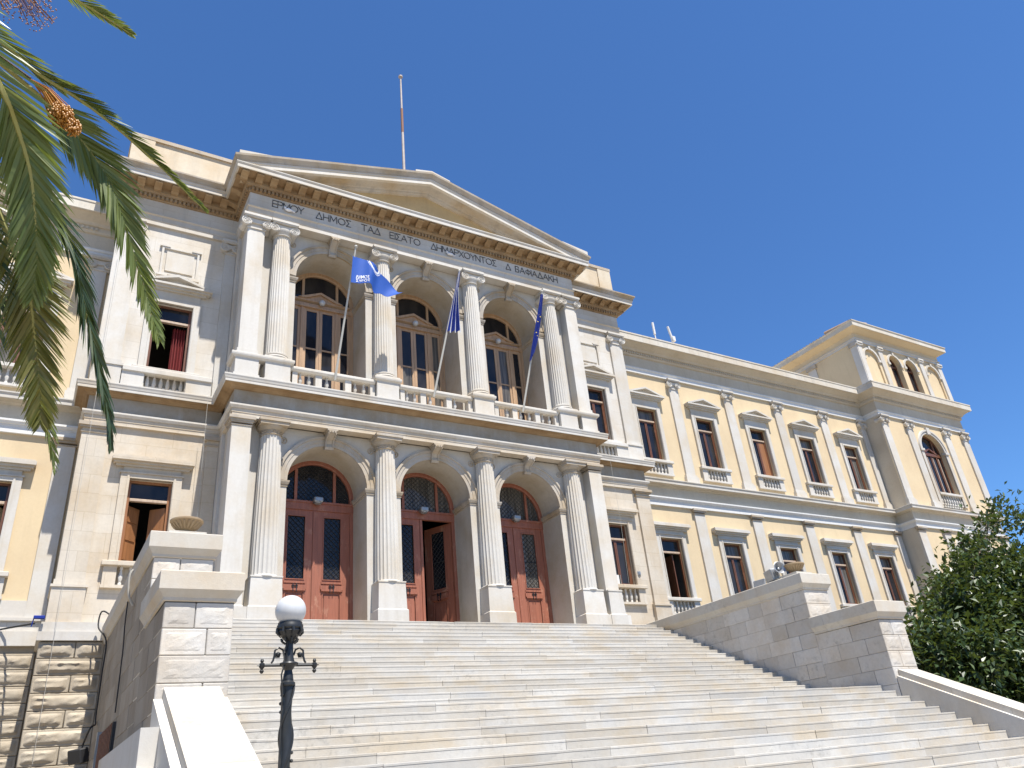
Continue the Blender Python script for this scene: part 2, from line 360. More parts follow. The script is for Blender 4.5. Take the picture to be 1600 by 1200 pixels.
# ---- window prototypes -------------------------------------------------------
BAL = MB().lathe(0, 0, [(.045, 0), (.045, .05), (.03, .07), (.06, .17), (.052, .22), (.026, .33), (.04, .37), (.04, .42)], 8)
def baluster(parent, x, y, z, h, w=1.0, mat='marble_plain', me=[None]):
    if me[0] is None:
        o = BAL.build('baluster', mat, parent, True); me[0] = o.data
    else:
        o = bpy.data.objects.new('baluster', me[0]); COL.objects.link(o); o.parent = parent
    o.location = (x, y, z); o.scale = (w, w, h / .42); return o
def window(w, h, style, parent, loc, mat='marble_plain', nb=6, bz=.65, tz=.55, sash='sash_wood', open_=False, wide=.97, balus=True, label=None):
    b = MB()
    for s_ in (-1, 1):
        x0, x1 = sorted((s_ * w / 2, s_ * (w / 2 + .21))); b.box(x0, x1, -.08, .03, -.08, h + .12)
        x0, x1 = sorted((s_ * (w / 2 + .015), s_ * (w / 2 + .06))); b.box(x0, x1, -.10, -.07, -.08, h + .06)
    b.box(-w / 2 + .001, w / 2 - .001, -.078, .03, h, h + .118)
    root = b.build('window', mat, parent, loc=loc)
    if label: root['label'] = label
    hd = MB()
    if style == 'ped':
        hd.box(-w / 2 - .21, w / 2 + .21, -.07, .03, h + .122, h + .16).box(-w / 2 - .17, w / 2 + .17, -.05, .03, h + .16, h + .40)
        hd.box(-wide + .15, wide - .15, -.12, .03, h + .40, h + .46).box(-wide + .06, wide - .06, -.2, .03, h + .46, h + .52)
        hd.box(-wide, wide, -.27, .03, h + .52, h + .585)
        zt = h + .587; ap = .32
        hd.prism([(-wide + .1, zt), (wide - .1, zt), (0, zt + ap - .05)], 'y', -.10, .02)
        for s_ in (-1, 1): hd.prism([(s_ * wide, zt), (s_ * (wide - .22), zt), (0, zt + ap - .085), (0, zt + ap)], 'y', -.27, .02)
    else:
        hd.box(-w / 2 - .24, w / 2 + .24, -.11, .03, h + .122, h + .16).box(-w / 2 - .17, w / 2 + .17, -.05, .03, h + .16, h + .30)
        hd.box(-wide + .1, wide - .1, -.10, .03, h + .30, h + .36).box(-wide + .04, wide - .04, -.17, .03, h + .36, h + .42)
        hd.box(-wide, wide, -.25, .03, h + .42, h + .52).box(-wide + .03, wide - .03, -.22, .03, h + .52, h + .56)
    hd.build('hood', mat, root)
    MB().cbox(-.86, .86, -.17, .12, -.20, -.085, .012).box(-w / 2 - .25, w / 2 + .25, -.1, .1, -.085, -.081).build('sill', mat, root)
    if balus:
        b = MB()
        for s_ in (-1, 1):
            x0, x1 = sorted((s_ * w / 2, s_ * .80)); b.box(x0, x1, -.10, .03, -bz, -.203)
        b.box(-.82, .82, -.11, .03, -bz - .07, -bz).box(-w / 2, w / 2, .1, .2, -bz, -.203)
        b.build('baluster_base', mat, root)
        for i in range(nb): baluster(root, -w / 2 + w * (i + .5) / nb, -.02, -bz, bz - .203, .95)
    y0, y1 = .12, .19; b = MB(); zt = h - tz
    for s_ in (-1, 1):
        x0, x1 = sorted((s_ * w / 2, s_ * (w / 2 - .07))); b.box(x0, x1, y0, y1, -.08, h)
    b.box(-w / 2 + .07, w / 2 - .07, y0, y1, h - .06, h)
    b.build('frame', sash, root)
    MB().cbox(-w / 2 + .07, w / 2 - .07, y0 - .03, y1, zt, zt + .075, .01).build('transom', 'sash_pale', root)
    MB().box(-w / 2 + .07, w / 2 - .07, y1 - .025, y1 - .02, zt + .075, h - .06).build('pane', 'glass', root)
    if not open_:
        b = MB()
        for s_ in (-1, 1):
            xa, xb = s_ * .005, s_ * (w / 2 - .07)
            for c, d in ((xa, xa + s_ * .05), (xb - s_ * .05, xb)): b.box(min(c, d), max(c, d), y0 + .01, y1 - .005, -.07, zt - .002)
            lo, hi = sorted((xa + s_ * .05, xb - s_ * .05)); b.box(lo, hi, y0 + .012, y1 - .006, -.07, .02).box(lo, hi, y0 + .012, y1 - .006, zt - .05, zt - .003)
            MB().box(lo, hi, y1 - .03, y1 - .025, .02, zt - .05).build('pane', 'glass', root)
        b.build('casement', sash, root)
    return root
def room(parent, w, h, d=2.4, mat='dark_room'):
    a = .3
    return MB().add([(-w, .26, -.6), (w, .26, -.6), (w, d, -.6), (-w, d, -.6), (-w, .26, h + a), (w, .26, h + a), (w, d, h + a), (-w, d, h + a)],
                    [(0, 1, 2, 3), (4, 5, 6, 7), (1, 2, 6, 5), (2, 3, 7, 6), (3, 0, 4, 7)]).build('room', mat, parent)

# ---- columns -----------------------------------------------------------------
def fluted(rb, rt, z0, z1, n, depth, samp=6, rings=7):
    b = MB(); V = []; F = []; N = n * samp
    for j in range(rings + 1):
        t_ = j / rings; z = z0 + (z1 - z0) * t_; r = rb + (rt - rb) * (t_ ** 1.5)
        for i in range(N):
            a = 2 * PI * i / N; u = (i % samp) / samp; V.append(((r - depth * math.sin(PI * u) ** .7) * math.cos(a), (r - depth * math.sin(PI * u) ** .7) * math.sin(a), z))
    for j in range(rings):
        for i in range(N): F.append((j * N + i, j * N + (i + 1) % N, (j + 1) * N + (i + 1) % N, (j + 1) * N + i))
    return b.add(V, F)
def pedestal(b, x0, x1, y0, y1):
    b.box(x0 - .05, x1 + .05, y0 - .05, y1, Z0 - .1, .345).taper(x0 - .02, x1 + .02, y0 - .02, y1, .345, .375, .03).taper(x0, x1, y0, y1, .375, 1.05, .02)
    b.box(x0 - .015, x1 + .015, y0 - .015, y1, 1.05, 1.085)
def ionic_cap(wd=.27, body=.27, flat=False):
    """capital, z=0 at the neck, .45 tall, volutes at +-wd"""
    b = MB()
    if flat: b.box(-body - .03, body + .03, -.03, .3, -.02, .03).box(-body - .006, body + .006, -.006, .3, .03, .2)
    else: b.lathe(0, 0, [(.255, -.03), (.28, -.02), (.285, .01), (.265, .03), (.27, .04), (.33, .13), (.33, .2)], 24)
    yf = -.33 if not flat else -.10; yb = .3
    n = 12; V = []; F = []
    for i in range(n + 1):                       # canalis, sagging between the volutes
        x = -wd - .03 + (2 * wd + .06) * i / n; sag = .035 * math.sin(PI * i / n)
        V += [(x, yf + .04, .20 - sag), (x, yf + .04, .335 - sag * .7), (x, yb, .335 - sag * .7), (x, yb, .20 - sag)]
    for i in range(n):
        for k in range(4): F.append((i * 4 + k, (i + 1) * 4 + k, (i + 1) * 4 + (k + 1) % 4, i * 4 + (k + 1) % 4))
    b.add(V, F)
    for s_ in (-1, 1):
        cx, cz, rr = s_ * (wd + .03), .175, .15
        V = []; F = []; sg = 16
        for y, k in ((yf + .02, 1), (yf + .14, .86), ((yf + yb) / 2, .74), (yb - .1, .86), (yb, 1)):
            for i in range(sg): a = 2 * PI * i / sg; V.append((cx + rr * k * math.cos(a), y, cz + rr * k * math.sin(a)))
        for j in range(4):
            for i in range(sg): F.append((j * sg + i, j * sg + (i + 1) % sg, (j + 1) * sg + (i + 1) % sg, (j + 1) * sg + i))
        F.append(tuple(range(sg))); b.add(V, F)
        sp = []
        for i in range(34):
            a = i / 33 * 4.6 * PI; r_ = rr * (1 - .84 * i / 33); sp.append((cx - s_ * r_ * math.sin(-a), yf + .012, cz + r_ * math.cos(a)))
        b.tube(sp, [.020 - .010 * i / 33 for i in range(34)], 5); b.sphere((cx, yf + .01, cz), .024, 8, 5)
    b.box(-wd - .10, wd + .10, yf - .03, yb, .335, .375).box(-wd - .13, wd + .13, yf - .05, yb, .375, .455)
    return b
def doric_cap():
    b = MB().lathe(0, 0, [(.268, 0), (.282, .01), (.282, .035), (.268, .045), (.272, .1), (.29, .105), (.29, .12), (.278, .125), (.285, .13), (.36, .215), (.365, .24)], 28)
    for i in range(16):
        a = 2 * PI * i / 16; b.sphere((.278 * math.cos(a), .278 * math.sin(a), .073), .024, 6, 4)
    return b.box(-.37, .37, -.37, .37, .24, .33).box(-.40, .40, -.40, .40, .33, .40)
MS = {'dor': fluted(.325, .265, 1.10, 4.82, 20, .026), 'ion': fluted(.295, .25, 7.28, 11.37, 24, .022)}
ped = MB(); pedestal(ped, -.37, .37, -.33, .28)
dcap, icap = doric_cap(), ionic_cap()
ibase = MB().box(-.37, .37, -.37, .30, 7.06, 7.10).lathe(0, 0, [(.37, 7.10), (.385, 7.13), (.37, 7.165), (.33, 7.18), (.325, 7.20), (.345, 7.22), (.345, 7.25), (.30, 7.28)], 28)
first = {}
def shared(key, mbd, name, mat, parent, loc=(0, 0, 0), smooth=True):
    if key not in first: o = mbd.build(name, mat, parent, smooth); first[key] = o.data
    else: o = bpy.data.objects.new(name, first[key]); COL.objects.link(o); o.parent = parent
    o.location = loc; return o
XC = (-4.8, -1.6, 1.6, 4.8)
for x in XC:
    c = shared('dor', MS['dor'], 'lower_column', 'marble_plain', TH, (x, 0, 0))
    shared('ped', ped, 'pedestal', 'marble_plain', c, smooth=False)
    shared('dbase', MB().lathe(0, 0, [(.36, 1.07), (.375, 1.085), (.36, 1.11), (.335, 1.125)], 28), 'base', 'marble_plain', c)
    shared('dcap', dcap, 'capital', 'marble_aged', c, (0, 0, 4.82))
    c = shared('ion', MS['ion'], 'upper_column', 'marble_plain', TH, (x, 0, 0))
    shared('ibase', ibase, 'base', 'marble_plain', c); shared('icap', icap, 'capital', 'marble_plain', c, (0, 0, 11.38))
pcap = ionic_cap(.27, .245, True)
for s_ in (-1, 1):
    xa, xb = sorted((s_ * 5.37, s_ * 5.86))
    p_ = MB().box(xa, xb, YP, YA + .1, 1.10, 5.0).build('lower_pilaster', 'marble_plain', TH)
    b = MB(); pedestal(b, xa - .01, xb + .01, -.33, .5); b.box(xa - .03, xb + .03, YP - .03, .3, 1.085, 1.12); b.build('pedestal', 'marble_plain', p_)
    MB().box(xa - .02, xb + .02, YP - .02, .3, 4.97, 5.0).box(xa - .03, xb + .03, YP - .03, .3, 5.04, 5.08).box(xa - .05, xb + .05, YP - .05, .3, 5.08, 5.14).box(xa - .09, xb + .09, YP - .09, .3, 5.14, 5.219).build('capital', 'marble_aged', p_)
    p_ = MB().box(xa, xb, YP, YA + .1, 7.2, 11.4).build('upper_pilaster', 'marble_plain', TH)
    MB().box(xa - .06, xb + .06, YP - .06, .3, 7.06, 7.13).box(xa - .03, xb + .03, YP - .03, .3, 7.13, 7.24).build('base', 'marble_plain', p_)
    pcap.build('capital', 'marble_plain', p_, True, (s_ * 5.615, YP, 11.38))
    # portico side wall with its rear pilaster
    x_ = s_ * 5.78
    MB().add([(x_, YA - .2, Z0), (x_, YFW, Z0), (x_, YFW, 11.9), (x_, YA - .2, 11.9)], [(0, 1, 2, 3)]).build('portico_side_wall', 'marble', TH)
    xa, xb = sorted((s_ * 5.5, s_ * 5.86)); MB().box(xa, xb, .95, YFW - .002, Z0, 11.85).build('rear_pilaster', 'marble_plain', TH)
    # step from the last lower plinth
    xa, xb = sorted((s_ * 5.2, s_ * 6.05)); MB().box(xa, xb, -.36, 1.3, -.4, .34).build('plinth', 'marble_plain', TH)

# ---- arcades -----------------------------------------------------------------
def keystone(parent, x, z0, z1, mat):
    b = MB()
    prof = [(YA + .05, z0), (YA - .07, z0 - .02), (YA - .10, z0 + .05), (YA - .07, z0 + .15), (YA - .12, z0 + .25), (YP + .02, z1 - .13), (YP - .02, z1 - .06), (YP + .01, z1), (YA + .05, z1)]
    b.prism(prof, 'x', x - .12, x + .12)
    b.box(x - .15, x + .15, YP - .015, YA, z1 - .05, z1 - .002)
    for s_ in (-1, 1): b.tube([(x + s_ * .10, YA - .1, z0 + .04), (x + s_ * .10, YA - .085, z0 + .15), (x + s_ * .10, YA - .135, z0 + .25), (x + s_ * .10, YP + .0, z1 - .13)], .022, 6)
    for i in (-1, 0, 1): b.sphere((x + i * .075, YP + .0, z1 - .10), .034, 8, 6)
    return b.build('keystone', mat, parent, True)
for lvl, (z0, zi, zs, z1, mat, mat2) in enumerate(((Z0, 3.55, 3.73, 5.24, 'soffit_stone', 'marble_aged'), (6.29, 10.04, 10.28, 11.86, 'soffit_stone', 'marble_aged'))):
    r = 1.10
    for i, cx in enumerate((-3.2, 0, 3.2)):
        x0 = -5.45 if i == 0 else cx - 1.6; x1 = 5.45 if i == 2 else cx + 1.6
        aw = MB().arch(cx, r, x0, x1, z0, zs, z1, YA, YD + .05, part='front').build('arcade_wall', 'marble_plain', TH)
        MB().arch(cx, r, x0, x1, z0, zs, z1, YA, YD + .05, part='reveal').build('reveal', mat, aw)
        MB().ring(cx, zs, [(r - .004, YA + .02), (r, YA - .035), (r + .10, YA - .035), (r + .105, YA - .05), (r + .2, YA - .05), (r + .21, YA - .085), (r + .27, YA - .085), (r + .285, YA)]).build('archivolt', mat2, aw, True)
        keystone(aw, cx, zs + r - .09, 5.219 if lvl == 0 else 11.828, mat2)
        for s_ in (-1, 1):
            xa, xb = cx + s_ * r, cx + s_ * 1.55
            P_ = [(xa, YD), (xa, YA), (xb, YA)] if s_ > 0 else [(xb, YA), (xa, YA), (xa, YD)]
            MB().sweep(P_, [(0, zi), (.02, zi + .01), (.02, zi + .06), (.04, zi + .07), (.06, zi + .13), (.065, zi + .17), (0, zi + .18)]).build('impost', mat2, aw)
            # spandrel roundel
            MB().ring(cx + s_ * 1.22, zs + 1.13, [(.06, YA), (.065, YA - .02), (.09, YA - .02), (.095, YA)], 0, 2 * PI, 16).sphere((cx + s_ * 1.22, YA, zs + 1.13), .035, 8, 5).build('roundel', mat2, aw, True)
    MB().box(-5.4, 5.4, YP + .3, YD + .1, z1 - .02, z1 + .02).build('soffit', mat2, TH)

# ---- main doors --------------------------------------------------------------
def grille(b, x0, x1, z0, z1, y, pitch=.105, rad=.007, clip=None):
    """diagonal lattice clipped to a rectangle (and to an arch)"""
    wd, ht = x1 - x0, z1 - z0
    for sgn in (1, -1):
        k = -ht
        while k < wd:
            pts = []
            n = 40
            for i in range(n + 1):
                t_ = i / n; x = k + t_ * ht; z = t_ * ht if sgn > 0 else ht - t_ * ht
                X, Z_ = x0 + x, z0 + z
                ok = 0 <= x <= wd and (clip is None or math.hypot(X - clip[0], Z_ - clip[1]) < clip[2] or Z_ < clip[1] and abs(X - clip[0]) < clip[2])
                if ok: pts.append((X, y, Z_))
            if len(pts) > 1: b.tube([pts[0], pts[-1]], rad, 4, False)
            k += pitch * 1.414
    return b
def leaf(parent, loc, s_, ang=0):
    """one door leaf hinged at its outer edge; local x runs from the hinge to the meeting stile"""
    W = 1.0; d = 1 if s_ < 0 else -1
    def bx(b, a, c, y0, y1, z0, z1): x0, x1 = sorted((a * d, c * d)); return b.box(x0, x1, y0, y1, z0, z1)
    b = MB()
    bx(b, .005, .24, 0, .07, .02, 3.30); bx(b, .76, .995, 0, .07, .02, 3.30)
    bx(b, .24, .76, .001, .069, .02, .20); bx(b, .24, .76, .001, .069, 1.06, 1.38); bx(b, .24, .76, .001, .069, 3.14, 3.30); bx(b, .24, .76, .03, .05, .20, 1.06)
    o = b.build('door_leaf', 'door_paint', parent, loc=loc); o.rotation_euler.z = ang
    b = MB(); bx(b, .30, .70, .005, .04, .27, .99); bx(b, .215, .785, -.03, .02, 1.28, 1.335); bx(b, .19, .81, -.035, .02, 1.13, 1.24); bx(b, .215, .785, -.045, .02, 1.085, 1.13); bx(b, .24, .27, -.012, .02, .2, 1.06); bx(b, .73, .76, -.012, .02, .2, 1.06)
    for a in (.24, .735): bx(b, a, a + .025, -.015, .02, 1.38, 3.14)
    bx(b, .265, .735, -.015, .02, 3.115, 3.14); bx(b, .265, .735, -.015, .02, 1.38, 1.40)
    bx(b, .955, 1.03, -.025, -.001, .03, 3.29) if s_ < 0 else None
    b.build('moulding', 'door_paint', o)
    b = MB(); bx(b, .24, .76, .045, .05, 1.38, 3.14); b.build('pane', 'glass', o)
    b = MB(); x0, x1 = sorted((.25 * d, .75 * d)); grille(b, x0, x1, 1.39, 3.13, .03); bx(b, .25, .75, .028, .036, 2.20, 2.225); b.build('grille', 'iron', o)
    b = MB(); bx(b, .45, .47, -.06, -.035, 1.05, 1.27); bx(b, .54, .56, -.06, -.035, 1.05, 1.27); bx(b, .42, .59, -.06, -.035, 1.20, 1.22); b.build('bolt', 'iron', o)
    return o
for i, cx in enumerate((-3.2, 0, 3.2)):
    b = MB(); zs, r = 3.73, 1.10
    b.box(cx - 1.1, cx + 1.1, YD - .02, YD + .09, 3.36, 3.62).box(cx - 1.1, cx + 1.1, YD - .05, YD - .02, 3.56, 3.615).box(cx - 1.1, cx - 1.0, YD, YD + .09, Z0, 3.36).box(cx + 1.0, cx + 1.1, YD, YD + .09, Z0, 3.36)
    b.ring(cx, zs, [(.99, YD + .09), (.99, YD), (1.02, YD - .03), (1.099, YD - .03), (1.099, YD + .09)]); b.box(cx - 1.098, cx - .99, YD - .03, YD + .085, 3.62, 3.73).box(cx + .99, cx + 1.098, YD - .03, YD + .085, 3.62, 3.73)
    for s_ in (-1, 1): b.box(cx + s_ * .55 - .04, cx + s_ * .55 + .04, YD + .01, YD + .08, 3.62, zs + .82)
    dr = b.build('door', 'door_paint', TH)
    n = 24; V = [(cx - .99 * math.cos(PI * k / n), YD + .07, zs + .99 * math.sin(PI * k / n)) for k in range(n + 1)] + [(cx + .99, YD + .07, 3.6), (cx - .99, YD + .07, 3.6)]
    MB().add(V, [tuple(range(n + 3))]).build('fanlight', 'glass', dr)
    grille(MB(), cx - .98, cx + .98, 3.63, zs + .98, YD + .05, .10, .006, (cx, zs, .985)).build('fanlight_grille', 'iron', dr)
    leaf(dr, (cx - 1.0, YD + .02, Z0), -1)
    if i == 1: leaf(dr, (cx + 1.0, YD + .08, Z0), 1, R(-62))
    else: leaf(dr, (cx + 1.0, YD + .02, Z0), 1)
    MB().box(cx - 1.59, cx + 1.59, YD + 3.2, YD + 3.25, Z0 - .1, 5).box(cx - 1.65, cx - 1.6, YD + .15, YD + 3.2, Z0 - .1, 5).box(cx + 1.6, cx + 1.65, YD + .15, YD + 3.2, Z0 - .1, 5).box(cx - 1.6, cx + 1.6, YD + .15, YD + 3.2, 4.9, 5).box(cx - 1.6, cx + 1.6, YD + .15, YD + 3.2, Z0 - .1, Z0 - .05).build('vestibule', 'dark_room', dr)
    L = MB().cbox(-.13, .13, -.16, .06, -.02, .13, .03).box(-.03, .03, .04, .2, .02, .1).lathe(0, -.06, [(.11, -.02), (.10, -.05), (.05, -.07), (.001, -.075)], 12).build('wall_lamp', 'grey_metal', smooth=True, loc=(cx + .03, YD - .1, 3.56))
    tag(L, ('grey lamp over the left entrance door', 'grey lamp over the half-open middle entrance door', 'grey lamp over the right entrance door')[i], 'lamp', 'lamps over the entrance doors')

# ---- balcony doors -----------------------------------------------------------
for i, cx in enumerate((-3.2, 0, 3.2)):
    zs, r, y = 10.28, 1.10, YD + .02
    b = MB().ring(cx, zs, [(.97, y + .09), (.97, y), (1.0, y - .03), (1.099, y - .03), (1.099, y + .09)])
    for s_ in (-1, 1):
        for a, c in ((.99, 1.098), (.50, .60)):
            x0, x1 = sorted((cx + s_ * a, cx + s_ * c)); b.box(x0, x1, y - .01, y + .09, 6.3, 10.0 if a > .9 else 10.05)
        x0, x1 = sorted((cx + s_ * .97, cx + s_ * 1.097)); b.box(x0, x1, y - .028, y + .088, 10.0, zs)
        b.box(cx + s_ * .55 - .04, cx + s_ * .55 + .04, y, y + .08, 10.3, zs + .82)
    b.box(cx - 1.097, cx + 1.097, y - .02, y + .09, 10.02, 10.16).box(cx - 1.097, cx + 1.097, y - .05, y + .09, 10.24, 10.30).box(cx - .68, cx + .68, y - .06, y + .09, 10.0, 10.06)
    for s_ in (-1, 1): b.prism([(cx + s_ * .72, 10.30), (cx + s_ * .5, 10.30), (cx, 10.52), (cx, 10.60)], 'y', y - .10, y + .05)
    b.prism([(cx - .6, 10.30), (cx + .6, 10.30), (cx, 10.54)], 'y', y - .03, y + .04)
    dr = b.build('balcony_door', 'window_wood', TH)
    n = 24; V = [(cx - .99 * math.cos(PI * k / n), y + .06, zs + .99 * math.sin(PI * k / n)) for k in range(n + 1)]
    MB().add(V, [tuple(range(n + 1))]).build('fanlight', 'glass', dr)
    for x0, x1 in ((cx - .99, cx - .60), (cx - .50, cx - .005), (cx + .005, cx + .50), (cx + .60, cx + .99)):
        o = MB().box(x0, x0 + .085, y + .02, y + .07, 6.35, 10.02).box(x1 - .085, x1, y + .02, y + .07, 6.35, 10.02).box(x0 + .085, x1 - .085, y + .021, y + .069, 9.90, 10.02).box(x0 + .085, x1 - .085, y + .021, y + .069, 8.52, 8.57).box(x0 + .085, x1 - .085, y + .021, y + .069, 6.35, 7.2).build('door_leaf', 'window_wood', dr)
        MB().box(x0 + .08, x1 - .08, y + .045, y + .05, 8.57, 9.9).build('pane', 'glass', dr); MB().box(x0 + .08, x1 - .08, y + .045, y + .05, 7.2, 8.52).build('pane', 'glass', dr)
    L = MB().sphere((0, -.10, 0), .095, 14, 10).lathe(0, -.02, [(.05, -.04), (.05, .04)], 10).build('globe_lamp', 'globe_white', smooth=True, loc=(cx + .02, y - .06, 10.17))
    tag(L, ('small white globe lamp on the left balcony door', 'small white globe lamp on the middle balcony door', 'small white globe lamp on the right balcony door')[i], 'lamp', 'globe lamps on the balcony doors')

# ---- entablatures ------------------------------------------------------------
C_PATH = [(-9.15, YW + .3), (-9.15, YF), (-5.88, YF), (-5.88, YP), (5.88, YP), (5.88, YF), (9.15, YF), (9.15, YW + .3)]
MB().sweep(C_PATH, [(-.35, 5.22), (0, 5.22), (0, 5.33), (.015, 5.335), (.015, 5.44), (-.3, 5.445)]).build('architrave', 'marble_warm', TH)
MB().sweep(C_PATH, [(0, 5.443), (.04, 5.45), (.075, 5.50), (.085, 5.51), (.085, 5.555), (-.02, 5.565), (-.2, 5.57)]).build('taenia', 'marble_plain', TH)
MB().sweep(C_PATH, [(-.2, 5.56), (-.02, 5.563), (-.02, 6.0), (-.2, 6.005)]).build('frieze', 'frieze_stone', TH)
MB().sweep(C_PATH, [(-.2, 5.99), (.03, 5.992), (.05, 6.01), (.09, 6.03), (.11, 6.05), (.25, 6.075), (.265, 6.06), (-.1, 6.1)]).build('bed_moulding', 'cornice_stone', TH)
MB().sweep(C_PATH, [(.24, 6.075), (.275, 6.058), (.285, 6.065), (.285, 6.145), (.295, 6.15), (.305, 6.20), (.32, 6.24), (.32, 6.275), (.305, 6.285), (-.9, 6.305)]).build('cornice', 'marble_plain', TH)
W_R = [(9.15, YW), (25.7, YW), (25.7, YT), (33.3, YT), (33.3, 12.0)]
W_L = [(-18.6, YW), (-9.15, YW)]
for nm, P_ in (('right', W_R), ('left', W_L)):
    MB().sweep(P_, [(-.2, 5.22), (0, 5.222), (0, 5.40), (.015, 5.405), (.015, 5.44), (.045, 5.45), (.07, 5.50), (.085, 5.51), (.085, 5.565), (-.02, 5.57), (-.2, 5.572)]).build('wing_architrave', 'white_paint', TH)
    MB().sweep(P_, [(-.2, 5.571), (-.03, 5.573), (-.03, 5.98), (.02, 6.0), (.05, 6.03), (.22, 6.06), (-.2, 6.065)]).build('wing_frieze', 'render_grey', TH)
    MB().sweep(P_, [(.18, 6.063), (.235, 6.05), (.25, 6.06), (.25, 6.15), (.28, 6.20), (.28, 6.235), (.26, 6.245), (-.1, 6.27)]).build('wing_ledge', 'marble_plain', TH)
    MB().sweep(P_, [(-.2, 11.08), (0, 11.082), (0, 11.25), (.02, 11.26), (.04, 11.30), (.04, 11.34), (-.2, 11.345)]).build('upper_architrave', 'white_paint', TH)
    MB().sweep(P_, [(-.2, 11.34), (-.02, 11.342), (-.02, 11.86), (.04, 11.88), (.07, 11.94), (.07, 12.06), (.13, 12.08), (.18, 12.16), (.46, 12.34), (-.2, 12.345)]).build('upper_frieze', 'render_grey', TH)
    MB().sweep(P_, [(.40, 12.34), (.50, 12.32), (.52, 12.33), (.52, 12.60), (.54, 12.62), (.54, 12.68), (-.6, 12.74)]).build('upper_cornice', 'cornice_white', TH)
    # dentils under the wing cornice
    b = MB(); x = P_[0][0] + .5 if nm == 'right' else P_[0][0]
    while x < (25.3 if nm == 'right' else -9.7): b.box(x, x + .065, YW - .11, YW - .05, 11.95, 12.05); x += .125
    if nm == 'right':
        x = 25.8
        while x < 33.2: b.box(x, x + .065, YT - .11, YT - .05, 11.95, 12.05); x += .125
    tag(b.build('dentils', 'render_grey', TH), kind='stuff')
# central upper entablature
MB().sweep(C_PATH, [(-.35, 11.83), (0, 11.832), (0, 11.98), (.012, 11.985), (.012, 12.15), (.05, 12.18), (.05, 12.215), (-.3, 12.22)]).build('upper_architrave', 'marble', TH)
MB().sweep(C_PATH, [(-.3, 12.217), (0, 12.219), (0, 12.71), (-.3, 12.712)]).build('upper_frieze', 'marble', TH)
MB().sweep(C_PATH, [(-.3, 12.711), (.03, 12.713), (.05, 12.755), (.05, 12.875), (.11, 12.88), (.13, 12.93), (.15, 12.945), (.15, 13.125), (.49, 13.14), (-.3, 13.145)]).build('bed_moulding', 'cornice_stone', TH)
MB().sweep(C_PATH, [(.46, 13.14), (.50, 13.125), (.515, 13.13), (.515, 13.25), (.53, 13.262), (.545, 13.30), (.545, 13.33), (-.6, 13.36)]).build('corona', 'marble_plain', TH)
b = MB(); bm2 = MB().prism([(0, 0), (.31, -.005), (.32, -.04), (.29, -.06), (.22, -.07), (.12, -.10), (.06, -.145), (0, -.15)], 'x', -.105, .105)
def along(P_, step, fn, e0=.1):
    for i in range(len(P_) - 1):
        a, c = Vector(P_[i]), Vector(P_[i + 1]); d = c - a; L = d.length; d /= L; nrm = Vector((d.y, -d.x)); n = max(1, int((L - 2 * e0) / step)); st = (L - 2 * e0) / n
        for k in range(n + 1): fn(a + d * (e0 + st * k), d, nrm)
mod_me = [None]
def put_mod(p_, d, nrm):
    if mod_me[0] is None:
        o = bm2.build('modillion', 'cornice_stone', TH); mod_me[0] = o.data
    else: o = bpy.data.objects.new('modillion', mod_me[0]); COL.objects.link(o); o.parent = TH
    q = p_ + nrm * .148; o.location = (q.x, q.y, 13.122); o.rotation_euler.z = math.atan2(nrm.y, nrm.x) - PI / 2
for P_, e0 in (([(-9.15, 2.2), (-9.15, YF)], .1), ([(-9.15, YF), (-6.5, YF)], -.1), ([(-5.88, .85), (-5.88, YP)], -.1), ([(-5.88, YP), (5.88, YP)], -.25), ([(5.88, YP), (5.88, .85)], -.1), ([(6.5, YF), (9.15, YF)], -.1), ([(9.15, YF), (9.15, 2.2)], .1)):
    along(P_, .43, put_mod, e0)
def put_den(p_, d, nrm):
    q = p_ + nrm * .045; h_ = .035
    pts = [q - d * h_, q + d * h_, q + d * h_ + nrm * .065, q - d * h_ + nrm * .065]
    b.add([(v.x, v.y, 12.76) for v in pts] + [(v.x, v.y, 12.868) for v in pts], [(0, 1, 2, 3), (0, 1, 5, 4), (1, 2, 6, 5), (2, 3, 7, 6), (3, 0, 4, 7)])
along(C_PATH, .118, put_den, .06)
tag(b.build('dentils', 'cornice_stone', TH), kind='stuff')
# sima on the flanks and portico returns
SIMA = [(.50, 13.31), (.56, 13.335), (.565, 13.38), (.60, 13.44), (.64, 13.48), (.645, 13.53), (-.3, 13.56)]
MB().sweep([(-9.15, YW + .3), (-9.15, YF), (-6.45, YF)], SIMA).build('gutter', 'marble_aged', TH)
MB().sweep([(6.45, YF), (9.15, YF), (9.15, YW + .3)], SIMA).build('gutter', 'marble_aged', TH)
# pediment: raking cornices
SL = .262; HW = 6.5; ZB = 13.53
zt = lambda x: ZB + SL * (HW - abs(x))
def rake(prof, name, mat):
    b = MB(); V = []; F = []; m_ = len(prof)
    for k, s_ in enumerate((-1, 0, 1)):
        for o_, dz in prof:
            x = s_ * (5.88 + o_); V.append((x, YP - o_, zt(x if s_ else 0) + dz))
    for k in (0, 1):
        for j in range(m_ - 1): F.append((k * m_ + j, (k + 1) * m_ + j, (k + 1) * m_ + j + 1, k * m_ + j + 1))
    for s_ in (-1, 1):                              # returns along the portico sides
        base = len(V)
        for o_, dz in prof:
            x = s_ * (5.88 + o_); V.append((x, 2.2, zt(x) + dz))
        k = 0 if s_ < 0 else 2
        for j in range(m_ - 1): F.append((k * m_ + j, base + j, base + j + 1, k * m_ + j + 1))
    return b.add(V, F).build(name, mat, TH)
rake([(.47, -.235), (.53, -.225), (.535, -.19), (.57, -.13), (.61, -.07), (.62, 0), (.3, .01)], 'raking_gutter', 'marble_aged')
